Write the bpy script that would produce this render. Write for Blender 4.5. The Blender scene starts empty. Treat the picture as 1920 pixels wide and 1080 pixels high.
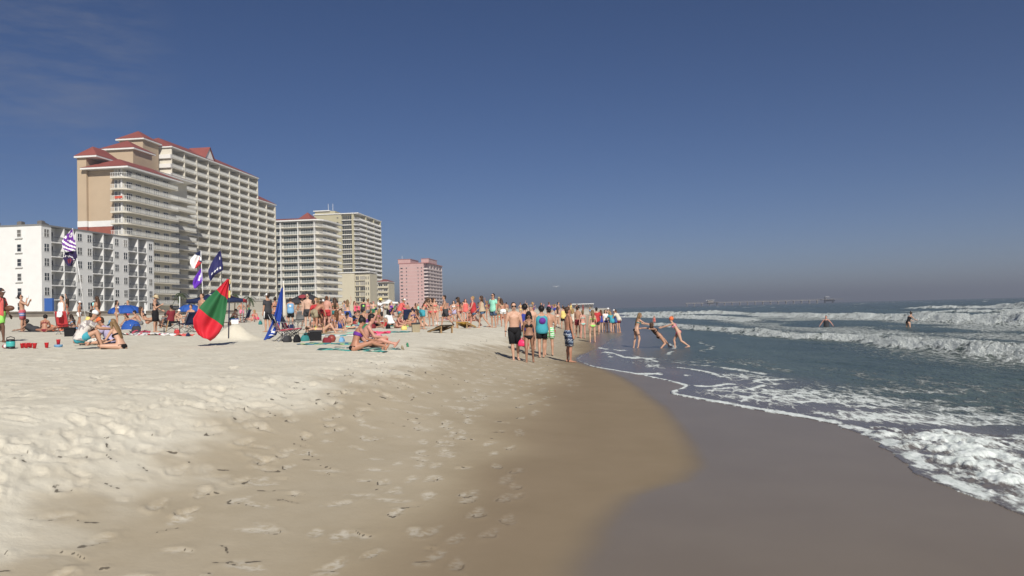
import bpy, math, random
import numpy as np
from mathutils import Vector, Matrix
random.seed(7)
RNG = np.random.default_rng(11)
R = math.radians
scn = bpy.context.scene
COL = scn.collection

# ------------------------------------------------------------------ camera, sky, sun, exposure
CAM_H = 1.9                       # eye above the sea
PITCH, ROLL, FPX = R(1.589), R(1.5), 1500.0
_f = Vector((0, math.cos(PITCH), math.sin(PITCH)))
_u0 = Vector((0, -math.sin(PITCH), math.cos(PITCH)))
_r0 = Vector((1, 0, 0))
_r = math.cos(ROLL) * _r0 - math.sin(ROLL) * _u0
_u = math.sin(ROLL) * _r0 + math.cos(ROLL) * _u0
CAMP = Vector((0, 0, CAM_H))
cam_data = bpy.data.cameras.new('camera')
cam_data.sensor_width = 36.0
cam_data.lens = FPX / 1920 * 36.0
cam_data.clip_start = 0.1
cam_data.clip_end = 40000
cam = bpy.data.objects.new('camera', cam_data)
COL.objects.link(cam)
_m = Matrix((_r, _u, -_f)).transposed().to_4x4()
_m.translation = CAMP
cam.matrix_world = _m
scn.camera = cam

COAST = R(7.0)                    # the shore runs 7 degrees clockwise from the view axis
SA, CA = math.sin(COAST), math.cos(COAST)
SUN_EL, SUN_OFF = R(36), R(22)
# direction towards the sun: behind the camera, swung towards the sea
_su = Vector((SA, CA, 0)); _sv = Vector((CA, -SA, 0))
sun_h = -math.cos(SUN_OFF) * _su + math.sin(SUN_OFF) * _sv
sun_dir = (sun_h * math.cos(SUN_EL) + Vector((0, 0, math.sin(SUN_EL)))).normalized()
sd = bpy.data.lights.new('sun', 'SUN')
sd.energy = 5.0
sd.angle = R(0.53)
sd.color = (1.0, 0.95, 0.87)
sun = bpy.data.objects.new('sun', sd)
COL.objects.link(sun)
sun.rotation_euler = (-sun_dir).to_track_quat('-Z', 'Y').to_euler()

world = bpy.data.worlds.new('World')
scn.world = world
world.use_nodes = True
wn, wl = world.node_tree.nodes, world.node_tree.links
wn.clear()
w_out = wn.new('ShaderNodeOutputWorld')
w_bg = wn.new('ShaderNodeBackground')
w_sky = wn.new('ShaderNodeTexSky')
w_sky.sky_type = 'NISHITA'
w_sky.sun_disc = False
w_sky.sun_elevation = SUN_EL
w_sky.sun_rotation = math.atan2(sun_dir.x, sun_dir.y)
w_sky.altitude = 0
w_sky.air_density = 0.6
w_sky.dust_density = 0.3
w_sky.ozone_density = 1.2
w_hsv = wn.new('ShaderNodeHueSaturation')
w_hsv.inputs['Hue'].default_value = 0.5
w_hsv.inputs['Saturation'].default_value = 1.18
w_bg.inputs['Strength'].default_value = 0.06
# a faint wisp of cirrus high up: noise on the view direction, thin and only where it clears a threshold
w_tc = wn.new('ShaderNodeTexCoord')
w_map = wn.new('ShaderNodeMapping')
w_map.inputs['Scale'].default_value = (2.0, 1.6, 9.0)
w_noi = wn.new('ShaderNodeTexNoise')
w_noi.inputs['Scale'].default_value = 5.0
w_noi.inputs['Detail'].default_value = 6
w_noi.inputs['Roughness'].default_value = 0.62
w_rmp = wn.new('ShaderNodeMapRange')
w_rmp.inputs['From Min'].default_value = 0.40
w_rmp.inputs['From Max'].default_value = 0.75
w_rmp.inputs['To Max'].default_value = 0.30
w_mix = wn.new('ShaderNodeMixRGB')
w_mix.inputs['Color2'].default_value = (4.6, 4.7, 5.2, 1)
wl.new(w_tc.outputs['Generated'], w_map.inputs['Vector'])
wl.new(w_map.outputs['Vector'], w_noi.inputs['Vector'])
wl.new(w_noi.outputs['Fac'], w_rmp.inputs['Value'])
w_dot = wn.new('ShaderNodeVectorMath'); w_dot.operation = 'DOT_PRODUCT'
w_dot.inputs[1].default_value = (_f * FPX + _r * (60 - 960) + _u * (540 - 85)).normalized()
w_near = wn.new('ShaderNodeMapRange'); w_near.interpolation_type = 'SMOOTHSTEP'
w_near.inputs['From Min'].default_value = math.cos(R(9)); w_near.inputs['From Max'].default_value = math.cos(R(1))
w_nrm = wn.new('ShaderNodeVectorMath'); w_nrm.operation = 'NORMALIZE'
w_mul = wn.new('ShaderNodeMath'); w_mul.operation = 'MULTIPLY'
wl.new(w_tc.outputs['Generated'], w_nrm.inputs[0])
wl.new(w_nrm.outputs['Vector'], w_dot.inputs[0])
wl.new(w_dot.outputs['Value'], w_near.inputs['Value'])
wl.new(w_rmp.outputs['Result'], w_mul.inputs[0]); wl.new(w_near.outputs['Result'], w_mul.inputs[1])
wl.new(w_mul.outputs[0], w_mix.inputs['Fac'])
w_tint = wn.new('ShaderNodeMixRGB'); w_tint.blend_type = 'MULTIPLY'
w_tint.inputs['Fac'].default_value = 1.0
w_tint.inputs['Color2'].default_value = (0.93, 0.88, 0.97, 1)
wl.new(w_sky.outputs['Color'], w_tint.inputs['Color1'])
wl.new(w_tint.outputs['Color'], w_hsv.inputs['Color'])
wl.new(w_hsv.outputs['Color'], w_mix.inputs['Color1'])
wl.new(w_mix.outputs['Color'], w_bg.inputs['Color'])
wl.new(w_bg.outputs['Background'], w_out.inputs['Surface'])

scn.view_settings.view_transform = 'Standard'
scn.view_settings.look = 'None'
scn.view_settings.exposure = 0.0
scn.view_settings.gamma = 1.0
scn.view_settings.use_curve_mapping = False
scn.cycles.use_denoising = True
scn.cycles.max_bounces = 6
scn.cycles.diffuse_bounces = 2
scn.cycles.glossy_bounces = 3
scn.cycles.transmission_bounces = 4
scn.cycles.volume_bounces = 0
scn.cycles.transparent_max_bounces = 8
scn.cycles.sample_clamp_indirect = 4.0
# ------------------------------------------------------------------ helpers
def st_of(x, y): return x * SA + y * CA, x * CA - y * SA
def xy_of(s, t): return s * SA + t * CA, s * CA - t * SA
def sstep(a, b, x):
    k = np.clip((x - a) / (b - a), 0, 1)
    return k * k * (3 - 2 * k)
def _hash(ix, iy, seed):
    h = (ix.astype(np.int64) * 374761393 + iy.astype(np.int64) * 668265263 + seed * 1274126177) & 0xFFFFFFFF
    h = ((h ^ (h >> 13)) * 1274126177) & 0xFFFFFFFF
    h = ((h ^ (h >> 16)) * 2246822519) & 0xFFFFFFFF
    return (h ^ (h >> 15)).astype(np.float64) / 4294967296.0
def vnoise(x, y, seed=0):
    x = np.asarray(x, float); y = np.asarray(y, float)
    ix, iy = np.floor(x), np.floor(y)
    fx, fy = x - ix, y - iy
    fx = fx * fx * fx * (fx * (fx * 6 - 15) + 10); fy = fy * fy * fy * (fy * (fy * 6 - 15) + 10)
    a, b = _hash(ix, iy, seed), _hash(ix + 1, iy, seed)
    c, d = _hash(ix, iy + 1, seed), _hash(ix + 1, iy + 1, seed)
    return (a + (b - a) * fx) * (1 - fy) + (c + (d - c) * fx) * fy - 0.5
def fbm(x, y, octv=4, seed=0, gain=0.5):
    r = 0; amp = 1.0; tot = 0
    for k in range(octv):
        r = r + amp * vnoise(x * 2 ** k + 17.3 * k, y * 2 ** k - 9.1 * k, seed + k)
        tot += amp; amp *= gain
    return r / tot * 2

_mats = {}
def new_mat(name):
    m = bpy.data.materials.new(name); m.use_nodes = True
    nt = m.node_tree
    return m, nt.nodes, nt.links, nt.nodes['Principled BSDF']
def mat(name, col, rough=0.7, metal=0.0, var=0.06, scale=6.0, spec=0.3, bump=0.0):
    """plain painted / woven surface with slight tonal grain"""
    if name in _mats: return _mats[name]
    m, n, l, b = new_mat(name)
    b.inputs['Roughness'].default_value = rough
    b.inputs['Metallic'].default_value = metal
    b.inputs['Specular IOR Level'].default_value = spec
    c = (*col, 1.0)
    if var > 0:
        tc = n.new('ShaderNodeTexCoord'); nz = n.new('ShaderNodeTexNoise')
        nz.inputs['Scale'].default_value = scale; nz.inputs['Detail'].default_value = 4
        mx = n.new('ShaderNodeMixRGB')
        mx.inputs['Color1'].default_value = tuple(v * (1 - var * 2.2) for v in col) + (1,)
        mx.inputs['Color2'].default_value = tuple(min(1, v * (1 + var * 2.2)) for v in col) + (1,)
        l.new(tc.outputs['Object'], nz.inputs['Vector'])
        l.new(nz.outputs['Fac'], mx.inputs['Fac'])
        l.new(mx.outputs['Color'], b.inputs['Base Color'])
        if bump:
            bp = n.new('ShaderNodeBump'); bp.inputs['Strength'].default_value = bump; bp.inputs['Distance'].default_value = 0.02
            l.new(nz.outputs['Fac'], bp.inputs['Height']); l.new(bp.outputs['Normal'], b.inputs['Normal'])
    else:
        b.inputs['Base Color'].default_value = c
    _mats[name] = m
    return m

def tag(o, label=None, cat=None, group=None, kind=None):
    if label: o['label'] = label
    if cat: o['category'] = cat
    if group: o['group'] = group
    if kind: o['kind'] = kind
    return o
def link(name, me, parent=None, loc=None, rz=None):
    o = bpy.data.objects.new(name, me); COL.objects.link(o)
    if parent is not None: o.parent = parent
    if loc is not None: o.location = loc
    if rz is not None: o.rotation_euler = (0, 0, rz)
    return o
def empty(name, loc, rz=0.0, label=None, cat=None, group=None):
    o = bpy.data.objects.new(name, None); COL.objects.link(o)
    o.empty_display_size = 0.2
    o.location = loc; o.rotation_euler = (0, 0, rz)
    return tag(o, label, cat, group)
def kids(o): return [c for c in KID.get(o.name, ())]
KID = {}
def copy_tree(o, parent=None):
    c = o.copy(); COL.objects.link(c); c.parent = parent
    for ch in list(o.children): copy_tree(ch, c)
    return c

class MB:
    """collects shapes into one mesh"""
    def __init__(s): s.v = []; s.f = []; s.mi = []; s.m = 0
    def add(s, vs, fs):
        k = len(s.v); s.v.extend([tuple(p) for p in vs])
        s.f.extend([tuple(i + k for i in f) for f in fs]); s.mi.extend([s.m] * len(fs))
        return s
    def box(s, x0, x1, y0, y1, z0, z1):
        v = [(x0, y0, z0), (x1, y0, z0), (x1, y1, z0), (x0, y1, z0), (x0, y0, z1), (x1, y0, z1), (x1, y1, z1), (x0, y1, z1)]
        return s.add(v, [(0, 3, 2, 1), (4, 5, 6, 7), (0, 1, 5, 4), (1, 2, 6, 5), (2, 3, 7, 6), (3, 0, 4, 7)])
    def bar(s, p, q, w, h=None, up=(0, 0, 1)):
        p, q = Vector(p), Vector(q); h = h or w
        d = (q - p).normalized(); upv = Vector(up)
        if abs(d.dot(upv)) > .97: upv = Vector((0, 1, 0))
        a = d.cross(upv).normalized() * w / 2; b = a.cross(d).normalized() * h / 2
        v = [p - a - b, p + a - b, p + a + b, p - a + b, q - a - b, q + a - b, q + a + b, q - a + b]
        return s.add(v, [(0, 3, 2, 1), (4, 5, 6, 7), (0, 1, 5, 4), (1, 2, 6, 5), (2, 3, 7, 6), (3, 0, 4, 7)])
    def tube(s, pts, rad, n=8, cap=True, squash=None, up=None):
        """swept tube; rad: number, list, or list of (ra, rb)"""
        pts = [Vector(p) for p in pts]; N = len(pts)
        if not isinstance(rad, (list, tuple)): rad = [rad] * N
        ref = Vector(up) if up is not None else None
        rings = []; pa = None
        for i in range(N):
            d = (pts[min(i + 1, N - 1)] - pts[max(i - 1, 0)])
            d = d.normalized() if d.length > 1e-9 else Vector((0, 0, 1))
            if ref is not None:
                a = ref - d * ref.dot(d)
                if a.length < 1e-4: a = pa if pa is not None else d.orthogonal()
            elif pa is None: a = d.orthogonal()
            else: a = pa - d * pa.dot(d)
            a = a.normalized(); pa = a; b = d.cross(a)
            ra, rb = rad[i] if isinstance(rad[i], (list, tuple)) else (rad[i], rad[i])
            rings.append([pts[i] + a * (ra * math.cos(2 * math.pi * k / n)) + b * (rb * math.sin(2 * math.pi * k / n)) for k in range(n)])
        v = [p for r in rings for p in r]; f = []
        for i in range(N - 1):
            for k in range(n):
                k2 = (k + 1) % n
                f.append((i * n + k, i * n + k2, (i + 1) * n + k2, (i + 1) * n + k))
        if cap:
            f.append(tuple(range(n - 1, -1, -1))); f.append(tuple((N - 1) * n + k for k in range(n)))
        return s.add(v, f)
    def ball(s, c, r, nu=10, nv=6, M=None):
        c = Vector(c); rx, ry, rz = r if isinstance(r, (list, tuple)) else (r, r, r)
        v = [Vector((0, 0, -rz))]
        for j in range(1, nv):
            ph = -math.pi / 2 + math.pi * j / nv
            for i in range(nu):
                th = 2 * math.pi * i / nu
                v.append(Vector((rx * math.cos(ph) * math.cos(th), ry * math.cos(ph) * math.sin(th), rz * math.sin(ph))))
        v.append(Vector((0, 0, rz))); top = len(v) - 1
        if M is not None: v = [M @ p for p in v]
        f = [(0, 1 + (i + 1) % nu, 1 + i) for i in range(nu)]
        for j in range(nv - 2):
            for i in range(nu):
                a = 1 + j * nu + i; b = 1 + j * nu + (i + 1) % nu
                f.append((a, b, b + nu, a + nu))
        f += [(1 + (nv - 2) * nu + i, 1 + (nv - 2) * nu + (i + 1) % nu, top) for i in range(nu)]
        return s.add([p + c for p in v], f)
    def poly(s, vs): return s.add(vs, [tuple(range(len(vs)))])
    def prism(s, pts, z0, z1):
        n = len(pts)
        v = [(p[0], p[1], z0) for p in pts] + [(p[0], p[1], z1) for p in pts]
        f = [tuple(range(n - 1, -1, -1)), tuple(range(n, 2 * n))] + [(i, (i + 1) % n, n + (i + 1) % n, n + i) for i in range(n)]
        return s.add(v, f)
    def grid(s, fn, nu, nv):
        v = [fn(i / nu, j / nv) for j in range(nv + 1) for i in range(nu + 1)]
        f = [(j * (nu + 1) + i, j * (nu + 1) + i + 1, (j + 1) * (nu + 1) + i + 1, (j + 1) * (nu + 1) + i) for j in range(nv) for i in range(nu)]
        return s.add(v, f)
    def mesh(s, name, mats, smooth=False):
        me = bpy.data.meshes.new(name)
        me.from_pydata(s.v, [], s.f)
        for m in (mats if isinstance(mats, (list, tuple)) else [mats]): me.materials.append(m)
        if any(s.mi): me.polygons.foreach_set('material_index', s.mi)
        if smooth: me.polygons.foreach_set('use_smooth', [True] * len(s.f))
        me.update()
        return me
    def build(s, name, mats, parent=None, smooth=False, loc=None, rz=None):
        return link(name, s.mesh(name, mats, smooth), parent, loc, rz)

def grid_mesh(name, P, smooth=True):
    """P: (rows, cols, 3) array -> mesh"""
    nr, nc = P.shape[:2]
    me = bpy.data.meshes.new(name)
    me.vertices.add(nr * nc); me.vertices.foreach_set('co', P.reshape(-1).astype(np.float32))
    idx = np.arange(nr * nc).reshape(nr, nc)
    q = np.stack([idx[:-1, :-1], idx[:-1, 1:], idx[1:, 1:], idx[1:, :-1]], -1).reshape(-1, 4)
    nq = len(q)
    me.loops.add(nq * 4); me.loops.foreach_set('vertex_index', q.reshape(-1).astype(np.int32))
    me.polygons.add(nq)
    me.polygons.foreach_set('loop_start', (np.arange(nq) * 4).astype(np.int32))
    me.polygons.foreach_set('use_smooth', np.ones(nq, bool))
    me.update(calc_edges=True)
    return me
def attr(me, name, vals):
    a = me.attributes.new(name, 'FLOAT', 'POINT'); a.data.foreach_set('value', np.asarray(vals, np.float32).reshape(-1))

def ray(px, py):
    return (_f * FPX + _r * (px - 960) + _u * (540 - py)) / FPX      # depth-1 direction
def at(px, py, D): return CAMP + ray(px, py) * D
def hor(px): return 581.6 - (px - 960) * math.tan(ROLL)
# ------------------------------------------------------------------ the beach
_PT = np.array([-400, -150, -125, -108, -85, -60, -27, -13, -7.2, -5.4, -4.3, -3.2, -2, -0.8, 0, 1.5, 3, 4.5, 6.5, 20, 60, 400], float)
_PZ = np.array([4.2, 4.0, 3.8, 3.1, 2.2, 1.78, 1.50, 1.16, 1.06, 0.96, 0.72, 0.40, .26, .19, .15, .10, .06, .01, -.16, -.9, -2.6, -9], float)
_tt = np.linspace(-400, 400, 16001)
_zz = np.interp(_tt, _PT, _PZ)
_k = np.hanning(41); _k /= _k.sum()
_zz[60:-60] = np.convolve(_zz, _k, 'same')[60:-60]
def zmacro(s, t):
    s = np.asarray(s, float); t = np.asarray(t, float)
    w = 0.55 * np.sin(s * 0.23 + 0.9) + 0.35 * np.sin(s * 0.081 + 2.0)
    return np.interp(t + w * np.exp(-((t + 4) / 3.0) ** 2), _tt, _zz)
def ground_z(x, y):
    s, t = st_of(x, y); return float(zmacro(s, t))
def place(px, D):
    """a point on the sand at image column px and distance D"""
    h = ray(px, hor(px)) * D
    return Vector((h.x, h.y, ground_z(h.x, h.y)))
def hit(px, py):
    """where the ray of a pixel meets the sand"""
    d = ray(px, py); a = 2.0
    while a < 400:
        p = CAMP + d * a
        if p.z < ground_z(p.x, p.y): break
        a += 0.05 + a * .002
    return CAMP + d * a

def poly_st(pix, z=None):
    out = []
    for px, py in pix:
        p = hit(px, py) if z is None else CAMP + ray(px, py) * ((z - CAM_H) / ray(px, py).z)
        out.append(st_of(p.x, p.y))
    out.sort()
    return np.array(out)
# edge of the water film on the sand, edge of the glossy wet sand
_e = poly_st([(1920, 972), (1850, 945), (1750, 908), (1700, 868), (1640, 828), (1575, 797), (1480, 782), (1360, 760), (1240, 737), (1290, 724), (1190, 701), (1106, 688), (1075, 672)])
_far = [(34, _e[-1, 1] * .5), (42, -0.2), (52, .7), (64, .4), (90, 1.0), (130, .2), (200, 1.2), (400, 0), (3000, 0)]
_es = np.concatenate([[-30, 3], _e[:, 0], [a for a, b in _far if a > _e[-1, 0] + 2]])
_et = np.concatenate([[3.4, 3.3], _e[:, 1], [b for a, b in _far if a > _e[-1, 0] + 2]])
_g = np.linspace(-30, 120, 3001); _ge = np.interp(_g, _es, _et); _kk = np.hanning(45); _kk /= _kk.sum(); _ge[30:-30] = np.convolve(_ge, _kk, 'same')[30:-30]
def edge_t(s):
    s = np.asarray(s, float); z0 = np.zeros_like(s)
    return np.where(s < 118, np.interp(s, _g, _ge), np.interp(s, _es, _et)) + 0.09 * fbm(s * .9, z0, 3, 71) + .11 * fbm(s * 3.1, z0, 2, 72) * (1 - sstep(10, 15, s))
_w = poly_st([(1060, 1080), (1100, 1000), (1172, 930), (1262, 902), (1296, 876), (1282, 830), (1232, 762), (1168, 712), (1125, 692)])
_ws = np.concatenate([[-5, 2], _w[:, 0], [_w[-1, 0] + 4, 40, 60, 3000]])
_wt = np.concatenate([[-.6, -.5], _w[:, 1], [-.5, -1.2, -.8, -1.0]])
def wet_t(s): return np.interp(s, _ws, _wt)

def polar(r0, r1, seg, th):
    rs = [r0]
    while rs[-1] < r1:
        k = [q for lim, q in seg if rs[-1] < lim][0]
        rs.append(rs[-1] * (1 + k))
    rs = np.array(rs); th = np.array(th)
    X = rs[:, None] * np.sin(th)[None]; Y = rs[:, None] * np.cos(th)[None]
    return rs, X, Y
_th = np.radians(np.concatenate([np.arange(-85, -37, 1.5), np.arange(-37, 37, 0.11), np.arange(37, 66, 1.5)]))
rs, X, Y = polar(1.3, 3000, [(30, .0062), (90, .0075), (1e9, .025)], _th)
S, T = st_of(X, Y)
Z = zmacro(S, T)
fade = np.clip(28 / np.maximum(rs, 28), 0.25, 1)[:, None]
dry = 1 - sstep(-5.6, -2.4, T + .9 * fbm(S * .35, T * .35, 3, 5))
Zt = np.zeros_like(Z)
# trampled dry sand: lumps of every size
berm = 1 - sstep(-5.2, -3.6, T + .6 * fbm(S * .5, T * .5, 2, 6))
n1 = fbm(S * 1.1, T * 1.1, 3, 21); n2 = fbm(S * 3.0, T * 3.0, 3, 31); n3 = fbm(S * 9, T * 9, 2, 41)
Zt += berm * (0.022 * n1 + 0.017 * np.minimum(n2, .12) + 0.014 * n3 - .012 * np.clip(n3 - .25, 0, 1))
Zt += (1 - berm) * dry * (0.010 * n1 + .007 * n2 + .003 * n3)
Zt += 0.02 * fbm(S * .3, T * .3, 2, 51) * (1 - sstep(-1.5, 0, T))
# footprints: hollows with a raised rim; on the lower slope they turn up paler sand
prints = []
for trail in range(26):                                       # walkers along the shore
    t0 = -0.9 - 4.6 * random.random() ** 1.4; s0 = 2 + random.random() * 10; wob = random.uniform(.1, .5); dirn = random.uniform(-.06, .10)
    s = s0; side = 1
    while s < 45:
        tt = t0 + wob * math.sin(s * .35 + trail) + side * .11 + dirn * (s - s0)
        if -6 < tt < -0.95 + .3 * math.sin(s * .4) and random.random() < .85: prints.append((s, tt, random.uniform(-.25, .25) + (math.pi if trail % 3 else 0), random.uniform(.8, 1.15), .6 + .6 * random.random()))
        s += random.uniform(.55, .75); side = -side
for k in range(330):
    s = 2.0 + 40 * random.random() ** 1.6; prints.append((s, random.uniform(-5.6, -1.9), random.uniform(0, 6.28), random.uniform(.7, 1.2), random.uniform(.4, 1.3)))
for k in range(1500):
    s = 3.0 + 42 * random.random() ** 1.5; prints.append((s, -4.6 - 16 * random.random() ** 1.2, random.uniform(0, 6.28), random.uniform(.8, 1.6), random.uniform(.6, 1.8)))
pale = np.zeros_like(Z); crack_shade = np.zeros_like(Z)
lr = np.log(rs)
for (s, t, ang, sc, dep) in prints:
    x, y = xy_of(s, t); r = math.hypot(x, y); th = math.atan2(x, y); ext = .34 * sc
    if r < 1.7: continue
    i0, i1 = np.searchsorted(rs, [r - ext, r + ext]); j0, j1 = np.searchsorted(_th, [th - ext / r, th + ext / r])
    if i1 - i0 < 2 or j1 - j0 < 2: continue
    dS = S[i0:i1, j0:j1] - s; dT = T[i0:i1, j0:j1] - t
    c, q = math.cos(ang), math.sin(ang)
    a = (dS * c + dT * q) / (.135 * sc); b = (-dS * q + dT * c) / ((.052 + .014 * np.tanh(a * 1.2)) * sc)
    d = np.sqrt(a * a + b * b + 1e-6) * (1 + .30 * fbm(dS * 14 + s * 7, dT * 14 + t * 3, 2, 77))
    wet = 1 if t > -3.4 else 0
    amp = (.0045 if wet else .016) * dep
    Zt[i0:i1, j0:j1] += amp * (-np.exp(-d ** 4 / 1.2) + .55 * np.exp(-((d - 1.35) / .28) ** 2) * (1 + .6 * a / (d + .01)))
    pale[i0:i1, j0:j1] = np.maximum(pale[i0:i1, j0:j1], min(1, dep * 1.5) * (1.25 if wet else .75) * np.exp(-(d / 1.15) ** 4))
    if t > -4.8 and random.random() < .45: crack_shade[i0:i1, j0:j1] = np.maximum(crack_shade[i0:i1, j0:j1], np.exp(-((d - 1.05) / .16) ** 2) * sstep(.35, .8, np.cos(np.arctan2(dT, -dS) - random.uniform(-1.2, 1.2))) * min(1, .4 + dep * .6))  # shade along a print's edge, painted as a dark arc
# short cracks, one lip raised; shadow of the clods painted as a dark line
for k in range(130):
    s, t = 2.4 + 14 * random.random() ** 1.5, random.uniform(-5.3, -1.3)
    x, y = xy_of(s, t); r = math.hypot(x, y); th = math.atan2(x, y); ln = random.uniform(.03, .17); ext = ln * 1.3
    i0, i1 = np.searchsorted(rs, [r - ext, r + ext]); j0, j1 = np.searchsorted(_th, [th - ext / r, th + ext / r])
    if i1 - i0 < 2 or j1 - j0 < 2 or r < 1.7: continue
    ang = random.gauss(0, .55); c, q = math.cos(ang), math.sin(ang)
    dx, dy = X[i0:i1, j0:j1] - x, Y[i0:i1, j0:j1] - y
    a = dx * c + dy * q; b = -dx * q + dy * c - .22 * ln * np.sin(a / ln * 2.2 + k) - .03 * ln * np.sin(a / ln * 9 + k)
    win = np.clip(1.15 - (np.abs(a) / ln) ** 3, 0, 1); wd = (.0035 + r * .0009) * random.uniform(.7, 1.3)
    crack_shade[i0:i1, j0:j1] = np.maximum(crack_shade[i0:i1, j0:j1], np.exp(-(b / wd) ** 2) * win)
    Zt[i0:i1, j0:j1] += .010 * win * np.exp(-np.abs(b) / .07) * np.tanh(b / .012) * (1 if k % 2 else -.6)
    if k % 3 == 0: pale[i0:i1, j0:j1] = np.maximum(pale[i0:i1, j0:j1], .8 * win * np.exp(-((b + .04) / .05) ** 2))
Z = Z + Zt * fade
_mx = hit(432, 640); _md = np.sqrt(((X - _mx.x) / 1.0) ** 2 + ((Y - (_mx.y + .35)) / .8) ** 2)
Z = Z + .52 * np.exp(-(_md / .62) ** 2) * (1 + .12 * n2)
P = np.stack([X, Y, Z], -1)
me = grid_mesh('sand_beach', P)
wet = sstep(-.22, .24, T - wet_t(S) + .05 * fbm(S * 1.3, T * 1.3, 2, 61))
wet = np.maximum(wet, sstep(-.35, .1, T - edge_t(S)))
damp = sstep(-4.9, -3.7, T + .8 * fbm(S * .42, T * .42, 3, 8) + .6 * fbm(S * 1.9, T * 1.9, 3, 12)) * .70 + .30 * sstep(-2.6, -.5, T + .5 * fbm(S * .4, T * .4, 2, 9))
damp = np.where(T < -7, 0, damp)
attr(me, 'wet', wet); attr(me, 'damp', damp); attr(me, 'pale', pale * (1 - wet)); attr(me, 'crack_shade', crack_shade)
m, n, l, b = new_mat('sand')
def A(nm):
    q = n.new('ShaderNodeAttribute'); q.attribute_name = nm; return q.outputs['Fac']
def MIX(fac, c1, c2, bt='MIX'):
    q = n.new('ShaderNodeMixRGB'); q.blend_type = bt
    for sck, v in (('Fac', fac), ('Color1', c1), ('Color2', c2)):
        if isinstance(v, (tuple, float, int)): q.inputs[sck].default_value = v if not isinstance(v, tuple) else (*v, 1)
        else: l.new(v, q.inputs[sck])
    return q.outputs['Color']
def NOISE(scale, det=4, rough=.6, vec=None):
    q = n.new('ShaderNodeTexNoise'); q.inputs['Scale'].default_value = scale; q.inputs['Detail'].default_value = det; q.inputs['Roughness'].default_value = rough
    l.new(vec if vec is not None else tc.outputs['Object'], q.inputs['Vector']); return q.outputs['Fac']
def MR(v, a, b_, c=0., d=1.):
    q = n.new('ShaderNodeMapRange'); q.interpolation_type = 'SMOOTHSTEP'
    l.new(v, q.inputs['Value'])
    for i, w_ in zip(('From Min', 'From Max', 'To Min', 'To Max'), (a, b_, c, d)): q.inputs[i].default_value = w_
    return q.outputs['Result']
def MATH(op, a, b_):
    q = n.new('ShaderNodeMath'); q.operation = op
    for i, v in ((0, a), (1, b_)):
        if isinstance(v, (float, int)): q.inputs[i].default_value = v
        else: l.new(v, q.inputs[i])
    return q.outputs[0]
tc = n.new('ShaderNodeTexCoord')
g_dry = MIX(MR(NOISE(1.7, 8, .65), .3, .7), (.64, .592, .475), (.75, .705, .58))
g_dry = MIX(MR(NOISE(260, 2), .25, .75, 0, .22), g_dry, (.45, .42, .36))
g_damp = MIX(MR(NOISE(1.2, 8, .6), .3, .7), (.295, .23, .142), (.345, .272, .172))
c = MIX(A('damp'), g_dry, g_damp)
c = MIX(MATH('MULTIPLY', A('pale'), MR(NOISE(16, 5), .38, .62, .0, .72)), c, (.57, .525, .43))
c = MIX(MR(MATH('MULTIPLY', A('crack_shade'), MATH('ADD', NOISE(18, 3), .35)), .28, .6, 0, .85), c, (.10, .085, .065))  # shadow of the sand clods, put into the colour as dark lines
c = MIX(MR(NOISE(55, 2), .70, .76, 0, .5), c, (.25, .20, .14))
g_moist = MIX(MR(NOISE(.8, 5), .3, .7), (.222, .172, .116), (.252, .196, .135))
c = MIX(MR(A('damp'), .80, 1.0, 0, .75), c, g_moist)
g_wet = MIX(MR(NOISE(.7, 5), .3, .7), (.196, .155, .108), (.216, .173, .122))
c = MIX(A('wet'), c, g_wet)
l.new(c, b.inputs['Base Color'])
rg = n.new('ShaderNodeMapRange'); l.new(A('wet'), rg.inputs['Value']); rg.inputs['To Min'].default_value = .95; rg.inputs['To Max'].default_value = .30
l.new(rg.outputs['Result'], b.inputs['Roughness'])
sp = n.new('ShaderNodeMapRange'); l.new(A('wet'), sp.inputs['Value']); sp.inputs['To Min'].default_value = .06; sp.inputs['To Max'].default_value = .34
l.new(sp.outputs['Result'], b.inputs['Specular IOR Level'])
bp = n.new('ShaderNodeBump'); bp.inputs['Distance'].default_value = .012
bs = n.new('ShaderNodeMapRange'); l.new(A('damp'), bs.inputs['Value']); bs.inputs['To Min'].default_value = .75; bs.inputs['To Max'].default_value = .12
l.new(MATH('MULTIPLY', bs.outputs['Result'], MATH('SUBTRACT', 1.03, A('wet'))), bp.inputs['Strength'])
l.new(MATH('ADD', NOISE(22, 6, .7), MATH('MULTIPLY', NOISE(140, 3), .25)), bp.inputs['Height'])
l.new(bp.outputs['Normal'], b.inputs['Normal'])
me.materials.append(m)
beach = link('sand_beach', me); tag(beach, 'pale trampled sand beach sloping down to smooth wet sand at the water', None, None, 'structure')

# ------------------------------------------------------------------ the sea
_th = np.radians(np.concatenate([np.arange(-6, 4, .5), np.arange(4, 36.5, .085), np.arange(37, 80, 1.0)]))
rs, X, Y = polar(4.0, 16000, [(30, .0042), (90, .0065), (250, .010), (1e9, .03)], _th)
S, T = st_of(X, Y)
G = zmacro(S, T)
E = edge_t(S)
d = T - E
LOD = np.clip(60 / np.maximum(rs, 60), 0, 1)[:, None]
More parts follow.
